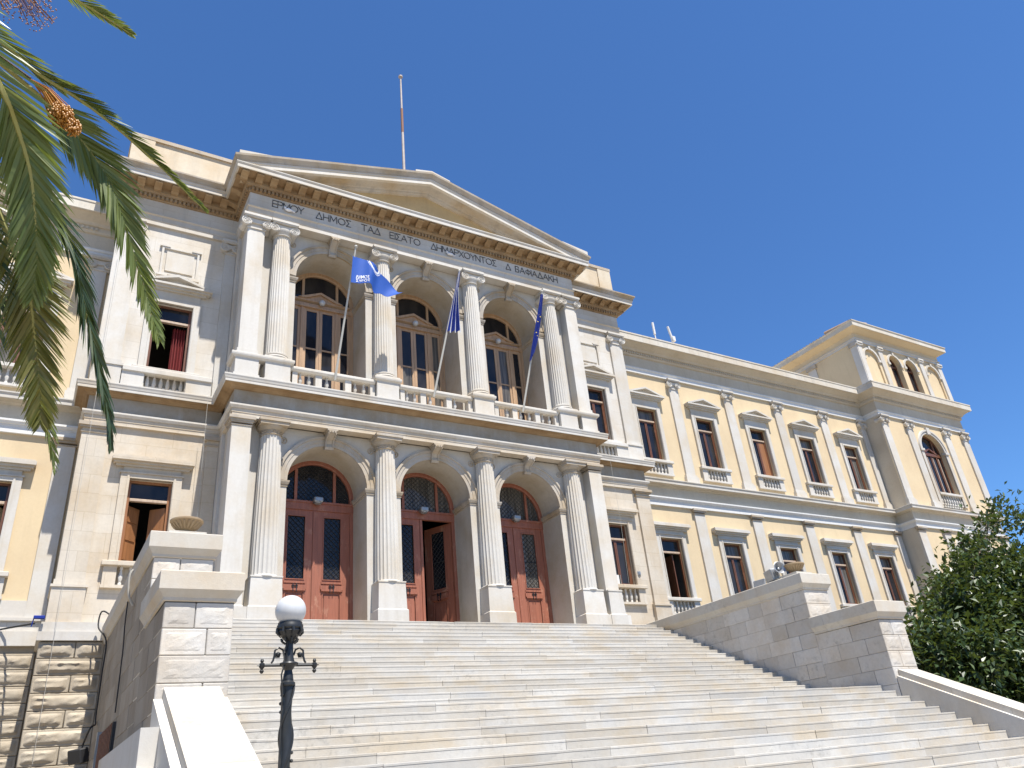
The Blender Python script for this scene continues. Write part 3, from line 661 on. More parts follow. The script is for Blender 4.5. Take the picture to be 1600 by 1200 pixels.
rake([(.36, -.43), (.47, -.44), (.49, -.44), (.49, -.31), (.51, -.295), (.52, -.235), (.3, -.23)], 'raking_corona', 'marble_plain')
b = MB(); V = []
for s_ in (-1, 0, 1):
    for o_, dz in ((-.05, -.62), (.03, -.60), (.05, -.56), (.07, -.55), (.08, -.50), (.12, -.47), (.40, -.425), (.40, -.40)): V.append((s_ * 6.2, YP - o_, zt(s_ * 6.2) + dz))
b.add(V, [(k * 8 + j, k * 8 + 8 + j, k * 8 + 9 + j, k * 8 + 1 + j) for k in (0, 1) for j in range(7)]).build('raking_bed_moulding', 'marble_aged', TH)
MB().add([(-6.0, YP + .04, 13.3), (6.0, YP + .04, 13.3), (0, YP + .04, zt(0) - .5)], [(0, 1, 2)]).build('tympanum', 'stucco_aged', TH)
V = [(x, y, zt(x) - (0 if abs(x) < 6.4 else 0)) for y in (YP - .3, 9) for x in (-6.5, 0, 6.5)]
MB().add(V, [(0, 1, 4, 3), (1, 2, 5, 4)]).build('portico_roof', 'roof_tile', TH)
MB().prism([(-6.38, zt(6.4)), (-5.5, zt(5.5) - .02), (-5.35, zt(5.35) + .01), (-6.38, zt(6.4) + .14)], 'y', YP - .6, .6).build('acroterion_base', 'marble_plain', TH)
MB().prism([(6.38, zt(6.4)), (5.3, zt(5.3) - .02), (5.25, zt(5.25) + .04), (6.38, zt(6.4) + .18)], 'y', YP - .6, .6).build('acroterion_base', 'marble_plain', TH)
MB().prism([(-.62, zt(.62) - .02), (0, zt(0) - .02), (.68, zt(.68) - .02), (.68, zt(.68) + .05), (0, zt(0) + .06), (-.62, zt(.62) + .07)], 'y', YP - .615, .6).build('acroterion_base', 'marble_plain', TH)
# lettering on the frieze
ST = {'Ε': [((0, 0), (0, 1)), ((0, 1), (.6, 1)), ((0, .5), (.5, .5)), ((0, 0), (.6, 0))], 'Ρ': [((0, 0), (0, 1)), ((0, 1), (.45, 1)), ((.45, 1), (.6, .85)), ((.6, .85), (.6, .65)), ((.6, .65), (.45, .5)), ((.45, .5), (0, .5))],
      'Μ': [((0, 0), (.08, 1)), ((.08, 1), (.45, .25)), ((.45, .25), (.82, 1)), ((.82, 1), (.9, 0))], 'Υ': [((0, 1), (.35, .5)), ((.7, 1), (.35, .5)), ((.35, .5), (.35, 0))],
      'Δ': [((0, 0), (.4, 1)), ((.4, 1), (.8, 0)), ((0, 0), (.8, 0))], 'Η': [((0, 0), (0, 1)), ((.7, 0), (.7, 1)), ((0, .5), (.7, .5))], 'Σ': [((.6, 1), (0, 1)), ((0, 1), (.35, .5)), ((.35, .5), (0, 0)), ((0, 0), (.6, 0))],
      'Τ': [((0, 1), (.75, 1)), ((.375, 1), (.375, 0))], 'Α': [((0, 0), (.4, 1)), ((.4, 1), (.8, 0)), ((.15, .35), (.65, .35))], 'Ι': [((0, 0), (0, 1))], 'Χ': [((0, 0), (.7, 1)), ((0, 1), (.7, 0))],
      'Ν': [((0, 0), (0, 1)), ((0, 1), (.7, 0)), ((.7, 0), (.7, 1))], 'Β': [((0, 0), (0, 1)), ((0, 1), (.45, 1)), ((.45, 1), (.55, .85)), ((.55, .85), (.45, .52)), ((0, .52), (.45, .52)), ((.45, .52), (.6, .3)), ((.6, .3), (.45, 0)), ((.45, 0), (0, 0))],
      'Κ': [((0, 0), (0, 1)), ((.62, 1), (0, .42)), ((.2, .6), (.65, 0))]}
def circ(cx, r0, r1, n=12): return [((cx + r0 * math.cos(2 * PI * i / n), .5 + r1 * math.sin(2 * PI * i / n)), (cx + r0 * math.cos(2 * PI * (i + 1) / n), .5 + r1 * math.sin(2 * PI * (i + 1) / n))) for i in range(n)]
ST['Ο'] = circ(.47, .46, .5); ST['Φ'] = circ(.42, .4, .32) + [((.42, 0), (.42, 1))]
WID = {k: max(max(a[0], c[0]) for a, c in v) for k, v in ST.items()}
def word(txt, x0, x1, z0=12.38, h=.245):
    tot = sum(WID[c] for c in txt); gap = ((x1 - x0) / h - tot) / max(1, len(txt) - 1); x = x0
    for c in txt:
        b = MB()
        for (ax, az), (bx_, bz_) in ST[c]:
            A = Vector((x + ax * h, z0 + az * h)); B = Vector((x + bx_ * h, z0 + bz_ * h)); d = (B - A).normalized(); n_ = Vector((-d.y, d.x)) * .009; A -= d * .010; B += d * .010
            b.prism([(A + n_)[:], (B + n_)[:], (B - n_)[:], (A - n_)[:]], 'y', YP - .018, YP + .002)
        b.build('letter', 'letter_bronze', TH); x += (WID[c] + gap) * h
for txt, a, c in (('ΕΡΜΟΥ', -5.2, -4.24), ('ΔΗΜΟΣ', -3.85, -2.72), ('ΤΑΔ', -2.36, -1.72), ('ΕΙΣΑΤΟ', -1.38, -.30), ('ΔΗΜΑΡΧΟΥΝΤΟΣ', .10, 2.62), ('Δ', 3.02, 3.26), ('ΒΑΦΙΑΔΑΚΗ', 3.42, 5.22)): word(txt, a, c)
# attic blocks
for s_ in (-1, 1):
    xa, xb = sorted((s_ * 5.9, s_ * 9.18)); o = MB().box(xa, xb, 1.32, 3.2, 13.5, 15.02).build('attic_block', 'attic_render', TH)
    MB().box(xa - .05, xb + .05, 1.26, 3.25, 15.02, 15.15).build('coping', 'marble_aged', o)
    xa, xb = sorted((s_ * 8.55, s_ * 9.20)); MB().box(xa, xb, 1.27, 1.8, 13.5, 15.018).build('end_pier', 'attic_render', o)

# ---- flanks of the centre block ---------------------------------------------
FC = 7.41; FW = 1.02
def rect(cx, w, a, b): return (cx - w / 2, cx + w / 2, a, b)
for s_ in (-1, 1):
    xa, xb = sorted((s_ * 5.78, s_ * 9.10))
    MB().wall(xa, xb, .05, 5.3, YFW, YFW + .24, [rect(s_ * FC, FW, 1.12, 3.85)]).build('flank_wall', 'marble_warm', TH)
    MB().wall(xa, xb, 6.2, 11.9, YFW, YFW + .24, [rect(s_ * FC, FW, 6.52, 9.2)]).build('flank_wall', 'marble', TH)
    # corner pilaster, outer return and inner half pilaster
    xa, xb = sorted((s_ * 8.55, s_ * 9.15))
    for z0, z1, zb, zc in ((.1, 5.22, 1.12, 4.95), (6.29, 11.83, 7.0, 11.38)):
        mt = 'marble_warm' if z0 < 1 else 'marble_plain'
        p_ = MB().box(xa, xb, YF, YW + .1, zb, z1 - .002).build('corner_pilaster', mt, TH)
        MB().box(xa - .05, xb + .05, YF - .05, YW + .1, z0, zb - .06).box(xa - .08, xb + .08, YF - .08, YW + .1, zb - .06, zb).box(xa - .03, xb + .03, YF - .03, YW + .1, zb, zb + .12).build('pedestal', mt, p_)
        if z0 < 1: MB().box(xa - .03, xb + .03, YF - .03, YW, zc, zc + .05).box(xa - .06, xb + .06, YF - .06, YW, zc + .12, zc + .17).box(xa - .1, xb + .1, YF - .1, YW, zc + .17, zc + .268).build('capital', 'marble_aged', p_)
        else: pcap.build('capital', 'marble_plain', p_, True, (s_ * 8.85, YF, 11.38))
        xc, xd = sorted((s_ * 5.87, s_ * 6.18))
        q_ = MB().box(xc, xd, YF, YFW + .05, z0, z1 - .002).build('inner_pilaster', mt, TH)
        if z0 < 1: MB().box(xc - .03, xd + .03, YF - .03, YFW, zc, zc + .05).box(xc - .08, xd + .08, YF - .08, YFW, zc + .15, zc + .268).build('capital', 'marble_aged', q_)
        else: ionic_cap(.14, .15, True).build('capital', 'marble_plain', q_, True, (s_ * 6.03, YF, 11.38))
    # plaque over the upper window
    x0, x1 = s_ * FC - .52, s_ * FC + .52
    b = MB()
    for a, c, d, e in ((x0, x1, 11.10, 11.15), (x0, x1, 10.18, 10.23), (x0, x0 + .06, 10.23, 11.10), (x1 - .06, x1, 10.23, 11.10)): b.box(a, c, YFW - .06, YFW + .01, d, e)
    b.box(x0 + .14, x1 - .14, YFW - .05, YFW + .01, 10.32, 11.0)
    for zz in (10.12, 11.15): b.box(x0 - .06, x0 + .22, YFW - .08, YFW + .01, zz, zz + .06).box(x1 - .22, x1 + .06, YFW - .08, YFW + .01, zz, zz + .06)
    b.build('plaque', 'marble_plain', TH)
    # parapet rail of the little balcony
    xa, xb = sorted((s_ * 6.22, s_ * 8.48))
    MB().cbox(xa, xb, YFW - .22, YFW + .02, 6.80, 6.94, .012).build('balcony_rail', 'marble_plain', TH)
    for a, c in ((xa, s_ * FC - FW / 2 - .02), (s_ * FC + FW / 2 + .02, xb)): MB().box(a, c, YFW - .17, YFW + .02, 6.30, 6.799).build('balcony_panel', 'marble_plain', TH)
wu_l = window(FW, 2.09, 'ped', TH, (-FC, YFW, 7.11), nb=6, bz=.78, open_=True, label='open upper window with a dark red curtain')
wu_r = window(FW, 2.09, 'ped', TH, (FC, YFW, 7.11), nb=6, bz=.78)
wl_l = window(FW, 2.05, 'flat', TH, (-FC, YFW, 1.80), 'marble_warm', nb=5, open_=True, sash='shutter_wood', label='open lower window with brown inner shutters')
wl_r = window(FW, 2.05, 'flat', TH, (FC, YFW, 1.80), 'marble_warm', nb=5)
room(wu_l, FW / 2, 2.09); room(wl_l, FW / 2, 2.05)
b = MB(); V = []; F = []; n = 24
for i in range(n + 1):
    x = .08 + .34 * i / n; y = .30 + .05 * math.sin(i * 1.3)
    V += [(x, y, -.05), (x, y, 1.5)]
F = [(2 * i, 2 * i + 2, 2 * i + 3, 2 * i + 1) for i in range(n)]; b.add(V, F).build('curtain', 'curtain_red', wu_l, True)
for s_, ang in ((-1, 42), (1, 38)):
    b = MB().box(0, .42, 0, .04, 0, 1.42)
    for a, c in ((.06, .50), (.56, .96), (1.02, 1.36)): b.box(.05, .37, -.02, .01, a, c)
    o = b.build('shutter', 'shutter_wood', wl_l, loc=(s_ * (FW / 2 - .06), .22, 0))
    o.rotation_euler.z = R(ang) if s_ < 0 else R(180 - ang)
MB().box(-.18, .02, .13, .15, 0, .3).build('fan', 'white_paint', wl_r)

# ---- wings -------------------------------------------------------------------
WC = [10.97 + 3.235 * i for i in range(5)]; WWD = 1.06
PX = [12.72 + 3.23 * i for i in range(4)]
holes_lo = lambda xs: [rect(x, WWD, 1.10, 3.93) for x in xs]
holes_up = lambda xs: [rect(x, WWD, 6.56, 9.45) for x in xs]
LW = [-10.97, -14.2, -17.4]
for xs, xa, xb in ((WC, 9.1, 25.75), (LW, -18.6, -9.1)):
    MB().wall(xa, xb, .62, 5.25, YWW, YWW + .24, holes_lo(xs)).build('wing_wall', 'stucco', TH)
    MB().wall(xa, xb, 6.2, 11.1, YWW, YWW + .24, holes_up(xs)).build('wing_wall', 'stucco', TH)
    MB().box(xa, xb, YWW - .06, YWW + .1, .08, 1.02).box(xa, xb, YWW - .12, YWW + .1, .55, .62).build('wing_plinth', 'marble', TH)
    MB().box(xa, xb, YWW - .16, YWW + .1, -.02, .30).build('base_course', 'marble_plain', TH)
    # solid body behind the facade
    MB().add([(xa, YWW + 2.6, -6), (xb, YWW + 2.6, -6), (xb, YWW + 2.6, 12.6), (xa, YWW + 2.6, 12.6)], [(0, 1, 2, 3)]).add([(xa, YW - .1, 12.6), (xb, YW - .1, 12.6), (xb, 14, 12.6), (xa, 14, 12.6)], [(0, 1, 2, 3)]).build('wing_roof', 'render_grey', TH)
wcap = ionic_cap(.20, .23, True)
def wing_pil(x, y, wd=.54, up=True):
    mt = 'white_paint'
    p_ = MB().box(x - wd / 2, x + wd / 2, y, y + .12, .62, 5.0).build('wing_pilaster', 'marble_plain', TH)
    MB().box(x - wd / 2 - .03, x + wd / 2 + .03, y - .03, y + .1, 5.0, 5.03).box(x - wd / 2 - .05, x + wd / 2 + .05, y - .05, y + .1, 5.08, 5.14).box(x - wd / 2 - .09, x + wd / 2 + .09, y - .09, y + .1, 5.14, 5.218).build('capital', 'marble_aged', p_)
    if up:
        p_ = MB().box(x - wd / 2 + .02, x + wd / 2 - .02, y, y + .12, 6.27, 10.72).build('wing_pilaster', 'marble_plain', TH)
        MB().box(x - wd / 2 - .07, x + wd / 2 + .07, y - .07, y + .1, 6.27, 6.58).box(x - wd / 2 - .03, x + wd / 2 + .03, y - .03, y + .1, 6.58, 6.68).build('base', 'marble_plain', p_)
        if 'wcap' not in first: first['wcap'] = wcap.build('capital', 'marble_plain', p_, True, (x, y, 10.63)).data
        else:
            o = bpy.data.objects.new('capital', first['wcap']); COL.objects.link(o); o.parent = p_; o.location = (x, y, 10.63)
        p_.children[-1].scale.z = .97
for x in PX + [9.42, 25.45, -9.42, -12.72, -15.95]: wing_pil(x, YW, .54 if abs(x) not in (9.42, 25.45) else .42)
wu = window(WWD, 2.22, 'ped', TH, (WC[0], YWW, 7.23))
wl = window(WWD, 2.18, 'flat', TH, (WC[1], YWW, 1.75))
for i, x in enumerate(WC[1:] + LW): dup(wu, TH, (x, YWW, 7.23))
for x in WC[2:] + LW[1:]: dup(wl, TH, (x, YWW, 1.75))
for x, lab in ((WC[0], 'open lower window of the yellow wing beside the staircase wall'), (LW[0], 'open lower window with a cream curtain')):
    o = window(WWD, 2.18, 'flat', TH, (x, YWW, 1.75), open_=True, label=lab); room(o, WWD / 2, 2.18)
    if x < 0:
        V = []; n = 30
        for i in range(n + 1):
            t_ = i / n; y = .32 + .05 * math.sin(i * 1.4)
            V += [(.10 + .40 * t_ + .12 * (1 - t_), y, .0), (-.40 + .9 * t_, y, 1.6)]
        MB().add(V, [(2 * i, 2 * i + 2, 2 * i + 3, 2 * i + 1) for i in range(n)]).build('curtain', 'curtain_cream', o, True)
    else:
        MB().box(.12, .16, .2, .75, 0, 1.6).build('casement', 'sash_wood', o); MB().box(.13, .15, .25, .7, .1, 1.5).build('pane', 'curtain_pale', o)
# brown shutter behind a pane of the third upper window
MB().box(WC[2] + .06, WC[2] + .40, YWW + .13, YWW + .155, 7.27, 8.85).build('shutter', 'shutter_wood', TH)

# ---- corner tower ------------------------------------------------------------
TX0, TX1, TC = 25.7, 33.3, 29.6
MB().arch(TC, .95, TX0, TX1, .1, 4.05, 5.25, YTW, YTW + .35).build('tower_wall', 'stucco', TH)
MB().arch(TC, .95, TX0, TX1, 6.2, 9.60, 11.1, YTW, YTW + .35).build('tower_wall', 'stucco', TH)
for z0, z1 in ((-.1, 5.215), (6.2, 11.075)):
    MB().box(TX0 + .015, TX0 + .3, YTW - .02, YWW + .1, z0, z1).build('tower_side_wall', 'render_grey', TH)
    MB().box(TX1 - .3, TX1 - .015, YTW - .02, 12, z0, z1).build('tower_side_wall', 'render_grey', TH)
MB().box(TX0, TX1, YTW - .1, YTW + .2, -.2, .62).build('tower_plinth', 'marble', TH)
for x in (25.99, 28.02, 31.3, 33.02): wing_pil(x, YT, .56)
for zs, zb in ((4.05, 1.2), (9.60, 7.12)):
    r = .95; y = YTW + .25
    b = MB().ring(TC, zs, [(r - .004, YTW), (r, YTW - .05), (r + .12, YTW - .05), (r + .13, YTW - .09), (r + .22, YTW - .09), (r + .23, YTW)])
    for s_ in (-1, 1):
        x0, x1 = sorted((TC + s_ * r, TC + s_ * (r + .22))); b.box(x0, x1, YTW - .05, YTW + .02, zb - .55, zs - .12).box(x0 - .05, x1 + .05, YTW - .1, YTW + .1, zs - .12, zs)
    b.box(TC - .14, TC + .14, YTW - .12, YTW, zs + r - .05, zs + r + .33)
    o = b.build('tower_window', 'marble_plain', TH, True)
    fr = MB().ring(TC, zs, [(.85, y + .06), (.85, y - .02), (r - .002, y - .02), (r - .002, y + .06)])
    for s_ in (-1, 1):
        x0, x1 = sorted((TC + s_ * .85, TC + s_ * .948)); fr.box(x0, x1, y - .02, y + .06, zb - .5, zs)
        fr.box(TC + s_ * .48 - .05, TC + s_ * .48 + .05, y - .02, y + .06, zb - .5, zs + .72)
    fr.box(TC - .04, TC + .04, y - .01, y + .05, zb - .5, zs - .2).box(TC - .94, TC + .94, y - .04, y + .06, zs - .22, zs - .06)
    for s_ in (-1, 1): fr.prism([(TC + s_ * .62, zs - .06), (TC + s_ * .42, zs - .06), (TC, zs + .16), (TC, zs + .24)], 'y', y - .06, y + .05)
    fr.build('frame', 'sash_wood', o)
    n = 20; V = [(TC - .9 * math.cos(PI * k / n), y + .03, zs + .9 * math.sin(PI * k / n)) for k in range(n + 1)]; MB().add(V, [tuple(range(n + 1))]).build('pane', 'glass', o)
    for a, c in ((-.86, -.53), (-.43, -.04), (.04, .43), (.53, .86)):
        MB().box(TC + a, TC + c, y + .02, y + .03, zb - .1, zs - .22).build('pane', 'glass', o)
        MB().box(TC + a + .05, TC + a + .11, y - .012, y + .018, zb - .1, zs - .3).build('casement', 'sash_pale', o)
    MB().cbox(TC - .95, TC + .95, YTW - .12, YTW + .3, zb - .02, zb + .10, .012).box(TC - .95, TC + .95, YTW + .1, YTW + .3, zb - .6, zb - .02).build('sill', 'marble_plain', o)
    for i in range(9): baluster(o, TC - .84 + .21 * i, YTW + .02, zb - .52, .5, 1.1)
# belvedere above the tower
BX0, BX1, BZ = 25.95, 33.45, 12.7
bc = (26.95, 28.98, 30.42, 32.45)
MB().wall(BX0, bc[0] - .62, BZ, 15.5, YTW, YTW + .2).wall(bc[0] + .62, bc[1] - .72, BZ, 15.5, YTW, YTW + .2).wall(bc[2] + .72, bc[3] - .62, BZ, 15.5, YTW, YTW + .2).wall(bc[3] + .62, BX1, BZ, 15.5, YTW, YTW + .2) \
    .arch(bc[0], .55, bc[0] - .62, bc[0] + .62, BZ, 14.62, 15.5, YTW, YTW + .08).arch(bc[3], .55, bc[3] - .62, bc[3] + .62, BZ, 14.62, 15.5, YTW, YTW + .08) \
    .arch(bc[1], .50, bc[1] - .72, bc[1] + .72, BZ, 14.68, 15.5, YTW, YTW + .35).arch(bc[2], .50, bc[2] - .72, bc[2] + .72, BZ, 14.68, 15.5, YTW, YTW + .35) \
    .wall(BX0, BX1, BZ, 15.4, YTW + .085, YTW + .1, [(bc[1] - .6, bc[2] + .6, BZ + .01, 15.35)]).build('belvedere_wall', 'stucco', TH)
for x in (BX0, BX1): MB().add([(x, YTW, BZ), (x, 11, BZ), (x, 11, 15.5), (x, YTW, 15.5)], [(0, 1, 2, 3)]).build('belvedere_side_wall', 'stucco', TH)
B_P = [(BX0 - .04, 11), (BX0 - .04, YT + .02), (BX1 + .04, YT + .02), (BX1 + .04, 11)]
MB().sweep(B_P, [(-.1, 15.46), (0, 15.462), (0, 15.60), (.04, 15.62), (.04, 15.68), (-.1, 15.685)]).build('belvedere_architrave', 'marble_plain', TH)
MB().sweep(B_P, [(-.1, 15.68), (-.02, 15.682), (-.02, 15.98), (.1, 16.05), (.34, 16.2), (-.1, 16.21)]).build('belvedere_frieze', 'stucco', TH)
MB().sweep(B_P, [(.3, 16.2), (.38, 16.18), (.40, 16.19), (.40, 16.42), (.44, 16.46), (.44, 16.50), (-.3, 16.53)]).build('belvedere_cornice', 'cornice_white', TH)
MB().box(BX0 + .02, BX1 - .02, YT + .1, 11, 16.5, 16.66).build('belvedere_parapet', 'attic_render', TH)
b = MB(); x = BX0
while x < BX1 + .1: b.tube([(x, YT - .02, 16.70), (x, 3.2, 16.86)], .085, 6); x += .24
y = YT
while y < 10.5: b.tube([(BX0 - .05, y, 16.70), (BX0 + 1.5, y, 16.86)], .085, 6); y += .24
tag(b.build('roof_tiles', 'roof_tile', TH), kind='stuff')
MB().add([(BX0 - .06, YT - .03, 16.665), (BX1 + .06, YT - .03, 16.665), (BX1 - 2, 4.5, 16.95), (BX0 + 2, 4.5, 16.95), (BX0 - .06, 11, 16.665), (BX1 + .06, 11, 16.665)], [(0, 1, 2, 3), (0, 3, 4), (1, 5, 2), (3, 2, 5, 4)]).build('belvedere_roof', 'roof_tile', TH)
for x in (BX0 + .17, 27.85, 31.5, BX1 - .17):
    o = MB().box(x - .17, x + .17, YT, YTW + .02, BZ, 15.46).build('belvedere_pilaster', 'marble_plain', TH)
    MB().box(x - .2, x + .2, YT - .05, YTW, 15.25, 15.32).box(x - .24, x + .24, YT - .08, YTW, 15.36, 15.459).tube([(x - .2, YT - .06, 15.32), (x - .2, YTW, 15.32)], .06, 8).tube([(x + .2, YT - .06, 15.32), (x + .2, YTW, 15.32)], .06, 8).build('capital', 'marble_plain', o)
for y in (YT + .12, 4.6, 8.0):
    o = MB().box(BX0 - .06, BX0 + .02, y - .1 if y < 2 else y - .22, y + .3, BZ, 15.46).build('belvedere_pilaster', 'marble_plain', TH)
    MB().box(BX0 - .12, BX0 + .02, y - .12 if y < 2 else y - .3, y + .36, 15.22, 15.46).build('capital', 'marble_aged', o)
for cx, r, zs in ((bc[0], .55, 14.62), (bc[3], .55, 14.62), (bc[1], .5, 14.68), (bc[2], .5, 14.68)):
    b = MB().ring(cx, zs, [(r, YTW), (r + .005, YTW - .05), (r + .12, YTW - .05), (r + .13, YTW)], seg=20)
    for s_ in (-1, 1): x0, x1 = sorted((cx + s_ * (r - .03), cx + s_ * (r + .17))); b.box(x0, x1, YTW - .07, YTW + .02, zs - .14, zs)
    b.box(cx - .07, cx + .07, YTW - .09, YTW, zs + r - .02, zs + r + .2)
    o = b.build('belvedere_arch', 'marble_plain', TH)
    if r == .5:
        n = 16; V = [(cx - .5 * math.cos(PI * k / n), YTW + .3, zs + .5 * math.sin(PI * k / n)) for k in range(n + 1)] + [(cx + .5, YTW + .3, BZ), (cx - .5, YTW + .3, BZ)]
        MB().add(V, [tuple(range(n + 3))]).build('pane', 'glass', o)
        b = MB().ring(cx, zs, [(.42, YTW + .3), (.42, YTW + .25), (.499, YTW + .25)], seg=16).box(cx - .03, cx + .03, YTW + .25, YTW + .295, BZ, zs + .45).box(cx - .5, cx + .5, YTW + .24, YTW + .295, zs - .1, zs)
        for s_ in (-1, 1): x0, x1 = sorted((cx + s_ * .42, cx + s_ * .499)); b.box(x0, x1, YTW + .25, YTW + .295, BZ, zs)
        b.build('frame', 'sash_wood', o)

# ---- balcony balustrade ------------------------------------------------------
for s_ in (-1, 1):
    xa, xb = sorted((s_ * 5.32, s_ * 5.93))
    o = MB().box(xa, xb, YP - .12, .35, 6.42, 6.90).box(xa - .03, xb + .03, YP - .15, .35, 6.29, 6.42).build('balcony_pedestal', 'marble_plain', TH)
    x0, x1 = sorted((s_ * 4.42, s_ * 5.98)); MB().sweep([(x0, .3), (x0, YP - .12), (x1, YP - .12), (x1, .3)], [(-.2, 6.90), (0, 6.902), (.02, 6.93), (.05, 6.95), (.06, 6.99), (.06, 7.04), (.04, 7.058), (-.3, 7.06)]).build('rail_cap', 'marble_plain', o)
for x in XC:
    b = MB().box(x - .34, x + .34, YP - .12, .3, 6.29, 6.90).box(x - .36, x + .36, YP - .14, .3, 6.29, 6.40)
    o = b.build('balcony_pedestal', 'marble_plain', TH)
    if abs(x) < 2: MB().sweep([(x - .36, .3), (x - .36, YP - .12), (x + .36, YP - .12), (x + .36, .3)], [(-.2, 6.90), (0, 6.902), (.02, 6.93), (.05, 6.95), (.06, 6.99), (.06, 7.04), (.04, 7.058), (-.3, 7.06)]).build('rail_cap', 'marble_plain', o)
for i, cx in enumerate((-3.2, 0, 3.2)):
    x0, x1 = cx - 1.23, cx + 1.23
    o = MB().sweep([(x0, YP - .02), (x1, YP - .02)], [(-.2, 6.81), (0, 6.812), (.03, 6.84), (.05, 6.87), (.05, 6.93), (.03, 6.95), (-.22, 6.952)]).build('balustrade_rail', 'marble_plain', TH)
    MB().box(x0, x1, YP - .04, YP + .24, 6.29, 6.43).build('plinth', 'marble_plain', o)
    for k in (-1, 1): MB().box(cx + k * .43 - .09, cx + k * .43 + .09, YP - .0, YP + .2, 6.43, 6.811).build('pier', 'marble_plain', o)
    for k in (-1, 1): MB().box(cx + k * 1.13 - .04, cx + k * 1.13 + .10, YP + .0, YP + .2, 6.43, 6.811).build('pier', 'marble_plain', o)
    for k, xx in enumerate((-.93, -.68, -.17, .15, .66, .92)):
        if (i, k) in ((0, 3), (1, 5), (2, 0), (1, 3)): continue
        baluster(o, cx + xx, YP + .1, 6.43, .38, 1.05)

# ---- basement ----------------------------------------------------------------
for s_ in (-1, 1):
    xa, xb = sorted((s_ * 6.0, s_ * 9.22))
    MB().box(xa, xb, YF - .02, YW + .4, -5.7, -.1).build('basement_wall', 'rough_ashlar', TH)
    MB().box(xa - .05, xb + .05, YF - .1, YW + .1, .06, .27).box(xa - .09, xb + .09, YF - .16, YW + .1, -.14, .05).build('base_course', 'marble_plain', TH)
    xa, xb = (9.1, 25.8) if s_ > 0 else (-18.6, -9.1)
    MB().wall(xa, xb, -5.7, .0, YWW - .04, YWW + .25, [rect(x, 1.0, -2.9, -.75) for x in ([-11.0, -14.2] if s_ < 0 else [])]).build('basement_wall', 'rough_ashlar', TH)
MB().box(TX0, TX1, YT + .02, YT + .4, -5.7, .0).build('basement_wall', 'rough_ashlar', TH)
rr = random.Random(3); rh = .356
for k in range(11):
    z1 = -.16 - rh * k; z0 = z1 - rh + .012
    cut = -8.52 if k % 2 == 0 else None
    spans = [(-9.25, -8.53), (-8.52, -7.95)] if k % 2 == 0 else [(-9.25, -7.95)]
    if k % 4 == 1: spans = [(-9.25, -7.95)]
    for a, c in spans: MB().boss(a, c, YF - .09, YF + .3, z0, z1, .06, 4, 4, .045, rr).build('block', 'rough_ashlar', TH, True)
    for a, c in ([(-10.3, -9.27)] if k < 2 or k > 8 else [(-10.3 + (.16 if k % 2 else 0), -9.27)]):
        MB().boss(a, c, YWW - .12, YWW + .1, z0 - .03, z1 - .03, .05, 6, 4, .045, rr).build('block', 'rough_ashlar', TH, True)
o = MB().box(-11.75, -11.5, YWW - .13, YWW + .02, -3.0, -.6).box(-10.5, -10.25, YWW - .13, YWW + .02, -3.0, -.6).box(-11.5, -10.5, YWW - .13, YWW + .02, -.75, -.6).build('basement_window', 'marble_plain', TH)
MB().box(-11.5, -10.5, YWW + .15, YWW + .2, -2.9, -.75).build('pane', 'glass', o); MB().box(-10.62, -10.5, YWW + .1, YWW + .15, -2.9, -.75).box(-11.5, -11.4, YWW + .1, YWW + .15, -2.9, -.75).box(-11.4, -10.62, YWW + .1, YWW + .15, -.87, -.75).build('frame', 'sash_wood', o)

# ------------------------------------------------------------------ staircase
SX = 7.05; RH, TD = .1445, .295
ST_ = thing('entrance_staircase', 'broad flight of worn pale marble steps leading up to the portico', 'staircase', (0, -6, GZ))
st_off = Vector((0, 6, -GZ))
nos = [(-.42 - TD * n, Z0 - RH * n) for n in range(20)]           # upper flight, landing edge comes last
nos[19] = (-7.38, Z0 - RH * 19)
k = 1
while nos[-1][1] - .143 > GZ + .05: nos.append((-7.38 - TD * k, Z0 - RH * 19 - .143 * k)); k += 1
rs = random.Random(11)
for n, (y, z) in enumerate(nos):
    yb = 1.3 if n == 0 else nos[n - 1][0] + .06
    half = SX + .01 if y > -7.4 else 7.12
    x = -half; cuts = [-half]
    x += rs.uniform(.6, 2.2)
    while x < half - .9: cuts.append(x); x += rs.uniform(1.5, 3.4)
    cuts.append(half)
    for a, c in zip(cuts, cuts[1:]):
        dy, dz = rs.uniform(-.006, .006), rs.uniform(-.004, .003); e = .0015
        prof = [(y + dy + .006, z - RH - .05), (y + dy + .005, z + dz - .030), (y + dy + .0005, z + dz - .028), (y + dy, z + dz - .004), (y + dy + .003, z + dz), (yb, z + dz), (yb, z - RH - .05)]
        ns = max(3, int((c - a) / .28)); V = []; F = []; q = len(prof); wob = 0
        for k in range(ns + 1):
            xx = a + e + (c - a - 2 * e) * k / ns; wob = wob * .6 + rs.uniform(-.003, .003); chip = rs.uniform(.004, .012) if rs.random() < .06 else 0
            dip = -.006 * math.exp(-((xx - 1.0) / 2.6) ** 2)
            for m2, (py, pz) in enumerate(prof):
                f_ = 1 if 1 <= m2 <= 4 else 0
                V.append(Vector((xx, py + f_ * (wob + chip), pz + (f_ and (wob * .7 - chip * .6 + dip)))) + st_off)
        for k in range(ns):
            for m2 in range(q): F.append((k * q + m2, k * q + (m2 + 1) % q, (k + 1) * q + (m2 + 1) % q, (k + 1) * q + m2))
        F += [tuple(range(q))[::-1], tuple(ns * q + m2 for m2 in range(q))]
        o = MB().add(V, F).build('step_slab', 'step_marble', ST_); o.data.materials.append(M['tread_dim'])
        for k in range(ns): o.data.polygons[k * q + 4].material_index = 1
